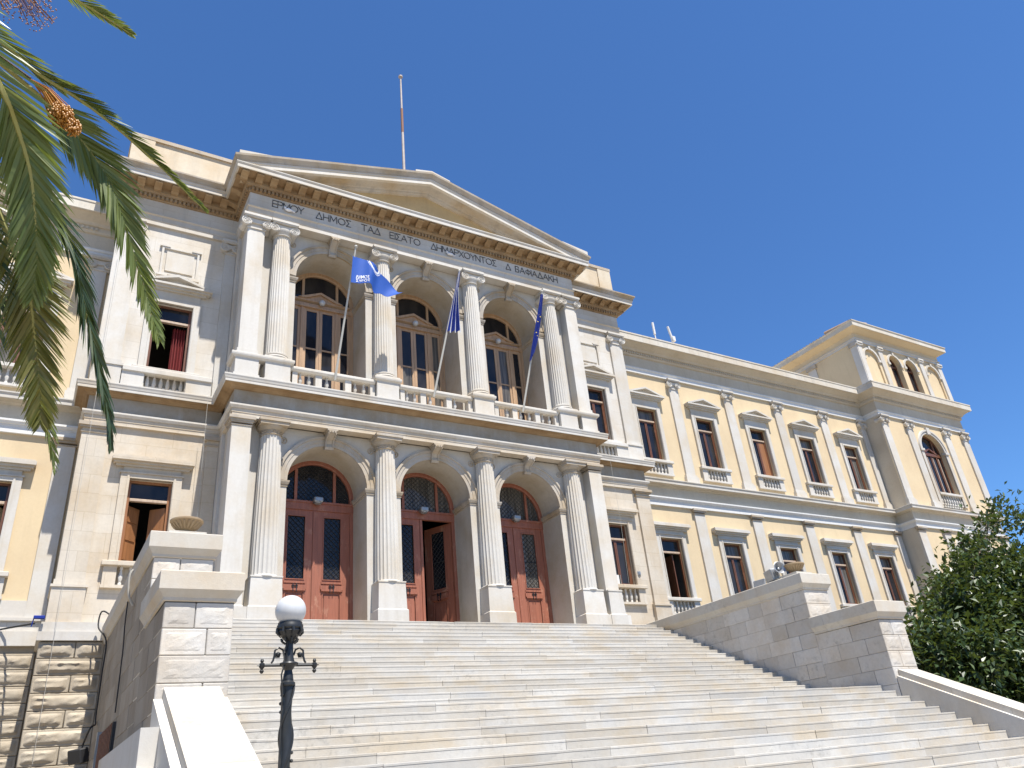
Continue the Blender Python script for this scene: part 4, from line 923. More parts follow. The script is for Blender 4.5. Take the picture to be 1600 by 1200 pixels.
MB().prism([(-.1, GZ), (nos[-1][0] + .1, GZ), (nos[19][0] + .2, nos[19][1] - .25), (nos[18][0], nos[19][1] - .25), (-.1, -.3)], 'x', -7.0, 7.0).build('stair_core', 'step_marble', ST_, loc=tuple(st_off))

# ------------------------------------------------------------------ parapet walls, stringers, urns
def coping(b, xa, xb, y0, y1, zt_, front=True):
    o_ = .10; pr = [(0, -.40), (.025, -.39), (.03, -.35), (.085, -.27), (.10, -.25), (.10, -.012), (.088, 0)]
    if front: b.sweep([(xa, y1), (xa, y0), (xb, y0), (xb, y1)], [(q, zt_ + z) for q, z in pr]); b.add([(xa - .088, y0 - .088, zt_), (xb + .088, y0 - .088, zt_), (xb + .088, y1, zt_), (xa - .088, y1, zt_)], [(0, 1, 2, 3)])
    else: b.prism([(xa - q, zt_ + z) for q, z in pr] + [(xb + q, zt_ + z) for q, z in pr[::-1]], 'y', y0, y1)
    return b
rw = random.Random(21)
def stain_shade_side(o):
    '''dirt and painted shade on the outer face of a pier stone'''
    o.data.materials.append(M['wall_dirty_shade'])
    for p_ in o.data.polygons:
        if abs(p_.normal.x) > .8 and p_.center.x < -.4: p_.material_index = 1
for s_, nm in ((-1, 'left'), (1, 'right')):
    PW = thing('parapet_wall', 'stepped marble side wall of the staircase on the left, near the lamp post' if s_ < 0 else 'stepped marble side wall of the staircase on the right, beside the dark tree', 'wall', (s_ * 7.5, -3, GZ), 'side walls of the staircase')
    off = Vector((-s_ * 7.5, 3, -GZ)); xa, xb = sorted((s_ * 7.05, s_ * 7.95))
    def put(m_, name, mat):
        m_.v = [tuple(Vector(v) + off) for v in m_.v]; return m_.build(name, mat, PW)
    ch = .345
    for (y0, y1, zt_) in ((-5.97, 1.2, -.215), (-7.77, -5.97, -1.325)):
        z1 = zt_; row = 0
        while z1 > -5.3:
            z0 = z1 - ch
            ys = [y0]; y = y0 + (.50 if row % 2 else .82)
            while y < y1 - .4: ys.append(y); y += rw.choice((rw.uniform(.45, .7), rw.uniform(.75, 1.2)))
            ys.append(y1)
            for q, (a, c) in enumerate(zip(ys, ys[1:])):
                e = .0015; j = rw.uniform(-.003, .004)
                m_ = MB()
                if q == 0 and z1 > -2.6:                       # pier face: rock-faced stones with a drafted edge
                    mid = (xa + xb) / 2 + (.12 if row % 2 else -.05)
                    if rw.random() < .75:
                        m_.boss(xa + .003, mid - .004, a, c - e, z0 + e, z1 - e, .013, 6, 4, .04, rw); stain_shade_side(put(m_, 'block', 'wall_marble')) if s_ < 0 else put(m_, 'block', 'wall_marble'); m_ = MB()
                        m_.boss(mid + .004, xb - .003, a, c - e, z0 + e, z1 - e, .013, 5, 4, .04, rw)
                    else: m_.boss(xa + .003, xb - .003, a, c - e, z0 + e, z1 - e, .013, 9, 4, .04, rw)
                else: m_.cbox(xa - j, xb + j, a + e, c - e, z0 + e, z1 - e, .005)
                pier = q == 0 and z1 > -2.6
                o = put(m_, 'block', 'wall_dirty_shade' if s_ < 0 and not pier else 'wall_marble')
                if s_ < 0 and pier: stain_shade_side(o)
            z1 = z0; row += 1
    put(MB().box(xa + .05, xb - .05, -5.9, 1.15, GZ, -.25).box(xa + .05, xb - .05, -7.7, -5.9, GZ, -1.35), 'core', 'wall_marble')
    # copings in lengths
    for (y0, y1, z_) in ((-5.97, 1.25, .18), (-7.77, -5.975, -.92)):
        L = y1 - y0
        put(coping(MB(), xa, xb, y0, y0 + min(1.4, L - .01), z_), 'coping', 'coping_marble')
        y = y0 + min(1.4, L - .01) + .006
        while y < y1 - .1:
            ye = min(y + 1.9, y1); put(coping(MB(), xa, xb, y, ye - .006, z_, False), 'coping', 'coping_marble'); y = ye
    # stringer: sloping side wall of the lower flight
    SG = thing('stringer_wall', 'sloping white marble side wall below the left pier of the steps' if s_ < 0 else 'sloping white marble side wall below the right pier, in front of the tree', 'wall', (s_ * 7.5, -9.5, GZ), 'sloping side walls of the lower steps')
    off2 = Vector((-s_ * 7.5, 9.5, -GZ)); ye = -11.0; sl_ = .487
    def put2(m_, name, mat):
        m_.v = [tuple(Vector(v) + off2) for v in m_.v]; return m_.build(name, mat, SG)
    zl = lambda y: -2.40 + (y + 7.77) * sl_
    xi, xo = s_ * 7.17, s_ * 7.85
    a_, c_ = sorted((xi, xo)); n = 3; y = -7.79
    for q in range(n):
        y2 = -7.79 + (ye + 7.79) * (q + 1) / n
        put2(MB().prism([(y, zl(y)), (y2 + .005, zl(y2 + .005)), (y2 + .005, zl(y2 + .005) - .35), (y, zl(y) - .35)], 'x', a_, c_), 'coping', 'coping_marble'); y = y2
    a_, c_ = sorted((s_ * 7.06, s_ * 7.96)); y = -7.79
    put2(MB().prism([(y, zl(y) - .135), (ye, zl(ye) - .135), (ye, GZ), (y, GZ)], 'x', a_, c_), 'body', 'marble_plain')
    put2(MB().box(a_ - .02, c_ + .02, ye - .95, ye - .002, GZ, zl(ye) - .02).box(a_ - .06, c_ + .06, ye - .99, ye - .003, zl(ye) - .02, zl(ye) + .10), 'end_pedestal', 'marble_plain')
    # stone bowl
    U = MB().lathe(0, 0, [(.16, 0), (.17, .03), (.12, .05), (.11, .07), (.14, .09), (.24, .17), (.29, .215), (.31, .225), (.31, .25), (.29, .26), (.2, .22), (.001, .2)], 24)
    for i in range(20):
        a = 2 * PI * i / 20; U.tube([(.15 * math.cos(a), .15 * math.sin(a), .10), (.22 * math.cos(a), .22 * math.sin(a), .15), (.275 * math.cos(a), .275 * math.sin(a), .205)], [.018, .026, .02], 5)
    u = U.build('stone_bowl', 'urn_stone', smooth=True, loc=(s_ * 7.46, -5.55, .29)); u.scale = (.86, .86, 1.0)
    tag(u, 'weathered stone bowl on the left staircase wall' if s_ < 0 else 'weathered stone bowl on the right staircase wall behind the horn', 'bowl', 'stone bowls on the staircase walls')
    bb = MB().box(-.34, .34, -.30, .30, -.11, -.002).build('bowl_base', 'coping_marble', u)
# stepped plinth along the outer side of the left wall
o = MB().box(-8.16, -7.96, -8.6, -3.9, GZ, -2.95).box(-8.22, -7.97, -8.9, -5.4, GZ, -3.4).build('side_plinth', 'marble_plain'); tag(o, 'low white marble ledge at the foot of the left staircase wall', 'ledge')

# ------------------------------------------------------------------ fittings on the walls
# floodlight, horn and cables on the right wall
o = MB().cbox(-.20, .20, -.12, .12, 0, .30, .02).box(-.02, .02, -.10, .10, -.07, 0).box(-.23, -.2, -.05, .05, .05, .2).build('floodlight', 'grey_metal', loc=(7.28, -4.95, .26)); o.rotation_euler = (R(-10), 0, R(70)); tag(o, 'grey box floodlight on the right staircase wall beside the horn', 'floodlight')
MB().box(-.17, .17, -.126, -.121, .04, .26).build('glass', 'glass', o)
h = MB().lathe(0, 0, [(.05, 0), (.06, .05), (.07, .12), (.15, .24), (.17, .26), (.16, .265), (.13, .25), (.05, .14), (.001, .13)], 18).lathe(0, 0, [(.04, .14), (.03, .2), (.001, .21)], 10).build('horn_loudspeaker', 'grey_metal', smooth=True, loc=(7.22, -5.12, .45)); h.rotation_euler = (R(-78), 0, R(160)); tag(h, 'dark round horn loudspeaker on the right staircase wall in front of the bowl', 'loudspeaker')
o = MB().cbox(-.03, .03, -.18, .18, 0, .26, .01).build('floodlight_shield', 'grey_metal', loc=(7.32, -4.38, .18)); o.rotation_euler = (0, R(12), R(10)); tag(o, 'thin tilted grey metal plate on the right staircase wall', 'plate')
# black floodlight and grated hatch on the outer face of the left wall
o = MB().box(-8.0, -7.94, -3.6, -1.5, -3.4, -2.35).build('wall_hatch', 'black_box'); tag(o, 'dark grated hatch low in the shaded left staircase wall', 'hatch')
g_ = MB()
for i in range(9): y = -3.5 + .24 * i; g_.tube([(-8.01, y, -3.4), (-8.01, y, -2.36)], .012, 5)
g_.build('grate', 'rust', o)
MB().box(-8.05, -7.95, -1.5, -1.35, -3.4, -2.3).build('frame', 'grey_metal', o)
o = MB().cbox(-.2, .2, -.09, .09, -.13, .13, .02).box(-.03, .03, .05, .2, -.04, .04).build('black_floodlight', 'black_box', loc=(-8.28, -.9, -2.65)); o.rotation_euler = (R(12), 0, R(-60)); tag(o, 'black floodlight low on the shaded left staircase wall', 'floodlight')
def cable(name, pts, r, mat, label):
    P_ = []; pts = [Vector(q) for q in pts]
    for i in range(len(pts) - 1):
        p0, p1, p2, p3 = pts[max(i - 1, 0)], pts[i], pts[i + 1], pts[min(i + 2, len(pts) - 1)]
        for k in range(6):
            t_ = k / 6; P_.append(.5 * ((2 * p1) + (p2 - p0) * t_ + (2 * p0 - 5 * p1 + 4 * p2 - p3) * t_ * t_ + (3 * p1 - p0 - 3 * p2 + p3) * t_ ** 3))
    P_.append(pts[-1]); o = MB().tube(P_, r, 5).build(name, mat, smooth=True); return tag(o, label, 'cable')
cable('cable', [(-7.9, .6, .25), (-8.12, .9, .45), (-8.15, .9, .1), (-7.99, .4, -.3), (-7.99, .3, -1.0), (-7.985, .35, -1.8), (-7.99, .1, -2.0), (-8.1, -.3, -2.1), (-8.15, .3, -2.35), (-8.2, -.5, -2.55)], .018, 'rubber', 'black cable hanging down the shaded left staircase wall')
cable('cable', [(-7.98, -3.1, -.25), (-7.98, -3.15, -.7), (-7.98, -3.4, -1.2), (-7.98, -3.5, -2.2)], .012, 'rubber', 'thin dark cable running down to the hatch')
cable('cable', [(-9.4, 1.05, .2), (-9.9, 2.3, .35), (-10.8, 2.36, .18), (-12.5, 2.36, .16)], .022, 'rubber', 'dark cable along the base of the left wing')
cable('cable', [(-7.85, -4.2, .05), (-8.08, -4.2, .02), (-8.08, -4.15, -.35), (-7.98, -4.1, -.55)], .02, 'cable_pale', 'short pale cable hooked over the left coping')
for i, (x, y, z0, z1, lab) in enumerate(((-6.33, .86, .3, 6.1, 'pale wire down the left flank beside the portico'), (-9.0, 1.0, -2.6, 11.0, 'pale wire down the corner pilaster of the left flank'), (7.25, .86, 1.6, 6.1, 'pale wire in front of the lower window right of the portico'))):
    o = MB().tube([(x, y, z1), (x + .02, y, (z0 + z1) / 2), (x + .03, y + .1, z0)], .0045, 5).build('wire', 'cable_pale'); tag(o, lab, 'wire', 'lightning wires')
o = MB().cbox(-.07, .07, -.05, .05, -.07, .07, .012).box(-.03, .03, -.07, -.05, -.04, .04).build('junction_box', 'grey_metal', loc=(8.06, 1.32, 2.13)); tag(o, 'tiny grey junction box on the right flank wall beside the lower window', 'junction box')
o = MB().cbox(-.11, .11, -.04, .04, -.035, .035, .01).tube([(-.1, 0, -.03), (-.12, 0, -.2)], .012, 5).build('cable_box', 'flag_navy', loc=(-9.33, 1.1, .34)); tag(o, 'small blue cable box at the corner of the left base course', 'cable box')
# roof flagpole, antennas
o = MB().tube([(0, 1.5, 14.6), (0, 1.5, 19.9)], [.065, .05], 10).tube([(0, 1.5, 19.9), (0, 1.5, 22.4)], [.045, .035], 10).lathe(0, 1.5, [(.05, 22.4), (.09, 22.42), (.09, 22.48), (.001, 22.52)], 10).build('roof_flagpole', 'pole_dull', smooth=True); tag(o, 'tall bare white flagpole above the pediment', 'flagpole')
MB().tube([(0, 1.5, 19.3), (0, 1.5, 20.6)], .053, 10).build('rusty_section', 'rust', o, True)
for x, lab, tl in ((12.82, 'short white antenna on the wing roof nearest the portico', 0), (13.85, 'white antenna on the wing roof with a box at its foot', .12)):
    b = MB().tube([(0, 0, -1.2), (0, 0, .05)], .03, 6).tube([(0, 0, 0), (-tl, 0, .62)], .055, 8)
    if tl: b.cbox(-.02, .16, -.08, .08, -.15, .12, .02)
    o = b.build('antenna', 'white_paint', smooth=True, loc=(x, 3.0, 13.72)); tag(o, lab, 'antenna', 'antennas on the wing roof')
# birds on the frieze ledge
for (x, z, lab) in ((-4.72, 12.30, 'small pale bird perched under the first word of the lettering'), (.78, 12.27, 'small pale bird perched under the long middle word of the lettering')):
    b = MB().sphere((0, 0, .06), .075, 10, 8, 1.5, .8, .75).sphere((-.11, 0, .12), .036, 8, 6).tube([(-.09, 0, .08), (-.11, 0, .12)], .03, 6).prism([(.08, .07), (.2, .04), (.2, .025), (.08, .03)], 'y', -.025, .025).tube([(-.14, 0, .12), (-.165, 0, .115)], [.01, .003], 5).tube([(0, -.02, 0), (0, -.02, -.03)], .006, 4)
    o = b.build('bird', 'bird', smooth=True, loc=(x, YP - .06, z)); tag(o, lab, 'bird')

# ------------------------------------------------------------------ flags on the balcony
def bez(P_, t_):
    n = len(P_) - 1; f = t_ * n; i = min(int(f), n - 1); q = f - i
    p0, p1, p2, p3 = P_[max(i - 1, 0)], P_[i], P_[i + 1], P_[min(i + 2, n)]
    return [.5 * ((2 * p1[k]) + (p2[k] - p0[k]) * q + (2 * p0[k] - 5 * p1[k] + 4 * p2[k] - p3[k]) * q * q + (3 * p1[k] - p0[k] - 3 * p2[k] + p3[k]) * q ** 3) for k in range(len(p1))]
poles = (((-3.19, -.30, 6.7), (-2.90, -1.2, 10.86), 'left'), ((-.12, -.30, 6.7), (.58, -1.2, 10.95), 'middle'), ((3.02, -.30, 6.7), (3.74, -1.2, 10.99), 'right'))
for (a, c, nm), lab in zip(poles, ('pale slanting flag staff of the plain blue flag', 'pale slanting flag staff of the striped flag', 'pale slanting flag staff of the dark blue hanging flag')):
    o = MB().tube([a, c], [.034, .026], 8).sphere(c, .05, 8, 6).build('flag_staff', 'cable_pale', smooth=True); tag(o, lab, 'flagpole', 'flag staffs on the balcony')
top = [(-2.98, 10.51), (-2.84, 10.53), (-2.67, 10.52), (-2.49, 10.44), (-2.30, 10.30), (-2.12, 10.16), (-1.82, 9.96), (-1.49, 9.60)]
bot = [(-3.04, 9.55), (-2.80, 9.58), (-2.62, 9.60), (-2.44, 9.58), (-2.31, 9.40), (-2.09, 9.44), (-1.85, 9.37), (-1.47, 9.52)]
def S1(u, v):
    a, c = bez(top, u), bez(bot, u); x = a[0] + (c[0] - a[0]) * v; z = a[1] + (c[1] - a[1]) * v
    y = -1.14 - .02 + .10 * math.sin(u * 9.0 + v * 1.6) * min(1, u * 2.5) + .03 * math.sin(u * 21 + v * 3) * u
    return Vector((x, y, z))
def cloth(S, nu, nv, name, mats, pick, label):
    V = [S(i / nu, j / nv) for j in range(nv + 1) for i in range(nu + 1)]
    V2 = [v + Vector((0, .006, 0)) for v in V]; F = []; mi = []
    for j in range(nv):
        for i in range(nu):
            a = j * (nu + 1) + i; F.append((a, a + 1, a + nu + 2, a + nu + 1)); mi.append(pick((i + .5) / nu, (j + .5) / nv))
    n = len(V); F2 = [tuple(q + n for q in f) for f in F]
    me = bpy.data.meshes.new(name); me.from_pydata([tuple(v) for v in V + V2], [], F + F2); me.update()
    for m_ in mats: me.materials.append(M[m_])
    me.polygons.foreach_set('material_index', mi + mi); me.polygons.foreach_set('use_smooth', [True] * len(me.polygons))
    o = bpy.data.objects.new(name, me); COL.objects.link(o); return tag(o, label, 'flag', 'flags on the balcony')
def ringpick(u, v):
    du, dv = (u - .56) * 1.5, v + .02; r_ = math.hypot(du, dv * .75); return 1 if .17 < r_ < .215 or .235 < r_ < .25 else 0
f1 = cloth(S1, 90, 48, 'flag', ['flag_blue', 'flag_white'], ringpick, 'bright blue flag with white lettering and ring blowing from the left staff')
b = MB()
def flagword(txt, u0, u1, v0, v1):
    tot = sum(WID[c] + .28 for c in txt); k = 0
    for c in txt:
        for (ax, az), (bx_, bz_) in ST[c]:
            pa = [(k + q[0]) / tot for q in ((ax, az), (bx_, bz_))]; ps = []
            for (q, zz) in ((pa[0], az), (pa[1], bz_)): ps.append(S1(u0 + (u1 - u0) * q, v1 + (v0 - v1) * zz) + Vector((0, -.006, 0)))
            d = (ps[1] - ps[0]).normalized(); n_ = Vector((-d.z, 0, d.x)) * .008; e = Vector((0, -.004, 0))
            b.add([ps[0] + n_ + e, ps[1] + n_ + e, ps[1] - n_ + e, ps[0] - n_ + e], [(0, 1, 2, 3)])
        k += WID[c] + .28
flagword('ΔΗΜΟΣ', .10, .40, .70, .83); flagword('ΣΥΡΟΥ', .10, .40, .87, .95)
b.build('lettering', 'flag_white', f1)
def hang(top_, left, right, nf, amp, y0):
    def S(u, v):
        L = bez(left, v); Q = bez(right, v); x = L[0] + (Q[0] - L[0]) * u; z = L[1] + (Q[1] - L[1]) * u
        return Vector((x, L[2] + (Q[2] - L[2]) * u + amp * math.sin(u * nf * PI + v * 2.2) * (.25 + .75 * v), z))
    return S
def on_pole(i, z): a, c = Vector(poles[i][0]), Vector(poles[i][1]); t_ = (z - a.z) / (c.z - a.z); return a + (c - a) * t_
def L3(i, zs, dx=0, dy=-.03): return [(on_pole(i, z).x + dx, z, on_pole(i, z).y + dy) for z in zs]
zs2 = [10.93, 10.5, 10.0, 9.4, 8.80]
S2 = hang(None, L3(1, zs2, -.03), [(.60, 10.93, -1.22), (.56, 10.5, -1.16), (.53, 10.05, -1.1), (.58, 9.4, -1.02), (.66, 8.84, -.92)], 6, .07, 0)
def stripe(u, v): return int(u * 5.999) % 2 == 1 if v > .36 or u < .62 else (0 if (.70 < u < .9 or v < .14) else 1)
f2 = cloth(S2, 72, 40, 'flag', ['flag_navy', 'flag_white'], lambda u, v: 1 if stripe(u, v) else 0, 'blue and white striped flag hanging limp on the middle staff')
zs3 = [10.86, 10.3, 9.6, 9.0, 8.42]
S3 = hang(None, L3(2, zs3, -.04), [(3.76, 10.86, -1.22), (3.70, 10.3, -1.12), (3.58, 9.6, -1.0), (3.46, 9.1, -.95), (3.30, 8.62, -.9)], 5, .06, 0)
f3 = cloth(S3, 40, 48, 'flag', ['flag_navy', 'flag_blue'], lambda u, v: 0, 'dark blue flag with small stars hanging limp on the right staff')
b = MB()
for i in range(7):
    a = 2 * PI * i / 7; u, v = .5 + .3 * math.cos(a), .5 + .18 * math.sin(a); c = S3(u, v) + Vector((0, -.012, 0))
    b.add([c + Vector((.03 * (1 if q % 2 == 0 else .42) * math.sin(q * PI / 5), 0, .03 * (1 if q % 2 == 0 else .42) * math.cos(q * PI / 5))) for q in range(10)], [tuple(range(10))])
b.build('stars', 'star_yellow', f3)

# ------------------------------------------------------------------ street lamp on the end pedestal of the left stringer
lx, ly = -7.25, -11.32; lz = -2.215
LP = thing('street_lamp', 'black twisted iron lamp post with a white glass globe at the foot of the steps', 'lamp post', (lx, ly, lz - 2.0))
def lp(m_, name, mat, smooth=True): return m_.build(name, mat, LP, smooth)
Zb = 2.0                                             # local z of the globe centre
lp(MB().sphere((0, 0, Zb), .148, 28, 18), 'globe', 'globe_white')
lp(MB().lathe(0, 0, [(.03, 1.70), (.05, 1.72), (.09, 1.76), (.115, 1.80), (.11, 1.815), (.125, 1.83), (.125, 1.855), (.115, 1.87), (.115, 1.885), (.09, 1.89)], 20), 'gallery', 'iron')
b = MB()
for i in range(8):
    a = 2 * PI * i / 8; c, s_ = math.cos(a), math.sin(a); b.tube([(.12 * c, .12 * s_, 1.83), (.125 * c, .125 * s_, 1.79), (.10 * c, .10 * s_, 1.765), (.085 * c, .085 * s_, 1.79)], .014, 5)
    b.tube([(.045 * c, .045 * s_, 1.69), (.075 * c, .075 * s_, 1.71), (.08 * c, .08 * s_, 1.735)], .011, 5)
lp(b, 'scroll_ring', 'iron')
lp(MB().lathe(0, 0, [(.05, 1.36), (.045, 1.40), (.035, 1.44), (.06, 1.475), (.085, 1.49), (.09, 1.50), (.085, 1.51), (.055, 1.52), (.045, 1.56), (.038, 1.62), (.036, 1.72)], 16), 'neck', 'iron')
b = MB().tube([(-.265, 0, 1.49), (.265, 0, 1.49)], .014, 8)
for s_ in (-1, 1):
    x = s_ * .25; b.lathe(x, 0, [(.001, 1.415), (.012, 1.42), (.022, 1.44), (.010, 1.455), (.026, 1.475), (.026, 1.505), (.012, 1.515), (.018, 1.53), (.012, 1.545), (.001, 1.55)], 10); b.tube([(x, 0, 1.49), (x + s_ * .045, 0, 1.49)], [.014, .004], 6)
lp(b, 'ladder_bar', 'iron')
b = MB()
for s_ in (-1, 1):
    P_ = [(s_ * .045, 0, 1.58), (s_ * .06, 0, 1.63), (s_ * .10, 0, 1.65), (s_ * .135, 0, 1.625), (s_ * .14, 0, 1.57), (s_ * .15, 0, 1.53), (s_ * .165, 0, 1.51)]
    b.tube(P_, .010, 6); b.tube([(s_ * .135, 0, 1.60), (s_ * .125, 0, 1.565), (s_ * .095, 0, 1.565), (s_ * .085, 0, 1.595), (s_ * .11, 0, 1.605)], .010, 6); b.sphere((s_ * .105, 0, 1.59), .022, 8, 6)
lp(b, 'scroll_bracket', 'iron')
b = MB(); V = []; F = []; seg = 20; rings = 60
for j in range(rings + 1):
    z = -.35 + 1.71 * j / rings; r_ = .062 - .016 * j / rings
    for i in range(seg):
        a = 2 * PI * i / seg; q = r_ * (1 + .13 * math.cos(2 * a - z * 14)); V.append((q * math.cos(a), q * math.sin(a), z))
for j in range(rings):
    for i in range(seg): F.append((j * seg + i, j * seg + (i + 1) % seg, (j + 1) * seg + (i + 1) % seg, (j + 1) * seg + i))
b.add(V, F)
for k in range(2):
    b.tube([(.060 * math.cos(7 * z + k * PI), .060 * math.sin(7 * z + k * PI), z) for z in [-.35 + 1.66 * q / 70 for q in range(71)]], .011, 5)
for q in range(22):
    z = -.25 + .07 * q; a = 7 * z + 1.2; b.sphere((.058 * math.cos(a), .058 * math.sin(a), z), .017, 6, 4)
lp(b, 'twisted_post', 'iron')
lp(MB().lathe(0, 0, [(.06, 1.30), (.068, 1.31), (.068, 1.33), (.05, 1.345), (.045, 1.37)], 16), 'collar', 'iron')
lp(MB().lathe(0, 0, [(.14, zl(-11) + .10 - (lz - 2)), (.14, zl(-11) + .2 - (lz - 2)), (.09, zl(-11) + .24 - (lz - 2)), (.07, -.35)], 16), 'foot', 'iron')
lp(MB().tube([(-.03, -.04, 1.69), (-.06, -.03, 1.6), (-.05, -.05, 1.5), (-.075, -.04, 1.4), (-.06, -.04, 1.25), (-.062, -.03, .6), (-.065, -.03, -.3)], .008, 5), 'lamp_cable', 'rubber')

# ------------------------------------------------------------------ palm tree on the left
PT = thing('palm_tree', 'date palm whose drooping green fronds hang into the picture on the left', 'palm tree', (-11.6, -13.8, GZ))
poff = Vector((11.6, 13.8, -GZ))
def sub(P_, n):
    out = []
    for i in range(n + 1): out.append(Vector(bez(P_, i / n)))
    return out
rp = random.Random(5)
def frond(P_, up, L, mat, n=85, vee=.35, name='frond', tw=.011, t0=.08, droop=.25, fwd=.72, rr_=.0):
    P_ = [tuple(Vector(p) + poff) for p in P_]; pts = sub(P_, 40); b = MB(); up = Vector(up).normalized()
    rc = MB().tube(pts, [.020 * (1 - i / 41) + .003 + rr_ * (1 - (i / 41) ** 2) * .55 for i in range(41)], 6)
    for k in range(n):
        t_ = t0 + (1 - t0) * (k + rp.random() * .6) / n; c = Vector(bez(P_, min(t_, .999))); d = (Vector(bez(P_, min(t_ + .02, 1))) - Vector(bez(P_, max(t_ - .02, 0)))).normalized()
        S = d.cross(up).normalized(); U = S.cross(d).normalized()
        ln = L * (math.sin(PI * (.16 + .80 * t_)) ** .7) * rp.uniform(.85, 1.1)
        fw = fwd + .5 * (t_ - .5)
        for s_ in (-1, 1):
            q = (d * fw + S * (s_ * (1 - .35 * t_)) + U * (vee + rp.uniform(-.18, .18)) + Vector((rp.uniform(-.08, .08), rp.uniform(-.08, .08), rp.uniform(-.08, .08)))).normalized()
            g_ = Vector((0, 0, -droop)); an = rp.gauss(0, .55); wv = (q.cross(U).normalized() * math.cos(an) + U * math.sin(an)) * tw * rp.uniform(.75, 1.2)
            a0 = c + U * .01; a1 = c + q * ln * .35 + g_ * ln * .06; a2 = c + q * ln * .72 + g_ * ln * .25; a3 = c + q * ln + g_ * ln * .5
            fold = U * tw * .35
            b.add([a0 - wv * .5, a0 + wv * .5, a1 - wv + fold, a1 + wv + fold, a2 - wv * .75 + fold, a2 + wv * .75 + fold, a3], [(0, 1, 3, 2), (2, 3, 5, 4), (4, 5, 6)])
    o = b.build(name, mat, PT); rc.build('rachis', 'rachis', o, True); return o
tc = lambda p: (CAM - Vector(p)).normalized()
def upc(p, a, bz_=.3, sx=0): return tuple(tc(p) * a + Vector((sx, 0, bz_)))
CR = (-11.55, -13.9, 1.75)
F1 = [CR, (-11.0, -14.5, 1.55), (-10.59, -14.69, 1.01), (-10.15, -14.56, .33), (-10.05, -14.46, .19), (-9.92, -14.33, -.06), (-9.84, -14.22, -.32), (-9.78, -14.1, -.59), (-9.76, -13.97, -.81)]
frond(F1, upc((-10, -14.4, 0), 1, .15), .43, 'palm_leaf', 150, .05, droop=.12, tw=.012, fwd=1.35, rr_=.017)
F1b = [CR, (-10.9, -13.9, 1.1), (-10.28, -13.88, .24), (-9.95, -13.74, -.33), (-9.81, -13.67, -.6), (-9.73, -13.56, -.86), (-9.64, -13.47, -1.2), (-9.59, -13.41, -1.46)]
frond(F1b, upc((-9.8, -13.6, -.8), 1, .1), .38, 'palm_leaf_yellow', 140, .05, droop=.12, tw=.011, fwd=1.1, rr_=.013)
F2 = [CR, (-11.2, -14.2, 1.6), (-10.76, -14.33, 1.30), (-10.29, -14.16, 1.14), (-10.04, -14.02, 1.08), (-9.73, -13.92, 1.03), (-9.38, -13.8, .91), (-9.12, -13.74, .76), (-8.75, -13.68, .49)]
frond(F2, (.3, 0, 1), .27, 'palm_leaf', 150, .6, droop=.05, fwd=2.5, tw=.010)
F3 = [CR, (-11.0, -14.1, 1.6), (-10.54, -14.03, 1.25), (-10.02, -13.86, 1.02), (-9.78, -13.78, .86), (-9.57, -13.68, .7), (-9.42, -13.64, .47), (-9.30, -13.57, .24), (-9.09, -13.43, -.22), (-8.93, -13.37, -.62)]
frond(F3, upc((-9.4, -13.6, .4), 1, .1, .5), .42, 'palm_leaf', 130, .10, droop=.15, fwd=1.6, tw=.0115, t0=.34)
F4 = [CR, (-11.0, -13.6, 1.3), (-10.42, -13.41, .93), (-9.94, -13.16, .67), (-9.64, -12.99, .3), (-9.49, -12.85, -.08), (-9.32, -12.69, -.51), (-9.18, -12.55, -.89), (-9.11, -12.42, -1.13)]
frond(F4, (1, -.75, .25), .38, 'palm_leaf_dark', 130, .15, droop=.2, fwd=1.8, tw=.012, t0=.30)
F4b = [CR, (-10.9, -13.4, .6), (-10.33, -13.17, .02), (-9.93, -12.9, -.41), (-9.68, -12.78, -.86), (-9.56, -12.67, -1.18), (-9.47, -12.53, -1.45)]
frond(F4b, (1, -.6, .3), .24, 'palm_leaf', 80, .3, droop=.3, fwd=1.2, tw=.010)
F5 = [CR, (-11.2, -14.3, 1.95), (-10.81, -14.41, 1.9), (-10.26, -14.34, 1.83), (-9.92, -14.24, 1.75), (-9.71, -14.21, 1.7), (-9.5, -14.18, 1.64)]
frond(F5, (.1, 0, 1), .22, 'palm_leaf', 80, .3, droop=.1, fwd=1.5, tw=.009)
F6 = [CR, (-11.1, -13.9, 1.2), (-10.75, -13.93, .6), (-10.34, -13.78, .13), (-10.06, -13.65, -.36), (-9.95, -13.49, -.76), (-9.93, -13.3, -1.05)]
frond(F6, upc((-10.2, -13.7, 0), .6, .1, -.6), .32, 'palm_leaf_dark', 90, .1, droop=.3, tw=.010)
F7 = [CR, (-11.0, -13.5, 1.0), (-10.6, -13.3, .3), (-10.25, -13.1, -.2), (-10.08, -12.95, -.7)]
frond(F7, (.3, -1, .1), .40, 'palm_leaf_dark', 80, .1, droop=.3)
for P_ in ([CR, (-11.2, -14.1, 1.2), (-10.85, -14.2, .5), (-10.55, -14.1, -.2), (-10.40, -13.9, -.8), (-10.36, -13.7, -1.3)], [CR, (-11.0, -13.2, 1.0), (-10.6, -12.9, .2), (-10.3, -12.6, -.5), (-10.15, -12.4, -1.2)]):
    frond(P_, (.2, -1, .1), .40, 'palm_leaf_dark', 110, .1, droop=.25, tw=.012)
for i in range(14):
    a = R(95 + 200 * i / 13); e = rp.uniform(-.2, .7); L = rp.uniform(2.0, 2.7); d = Vector((math.cos(a), math.sin(a), 0)); c0 = Vector(CR)
    P_ = [tuple(c0 + d * (L * q) + Vector((0, 0, L * (e * q - (.5 + .4 * e) * q * q)))) for q in (0, .2, .4, .6, .8, 1)]
    frond(P_, (0, 0, 1), .42, 'palm_leaf', 60, .3, droop=.2, name='frond')
b = MB(); V = []; F = []; sg = 14
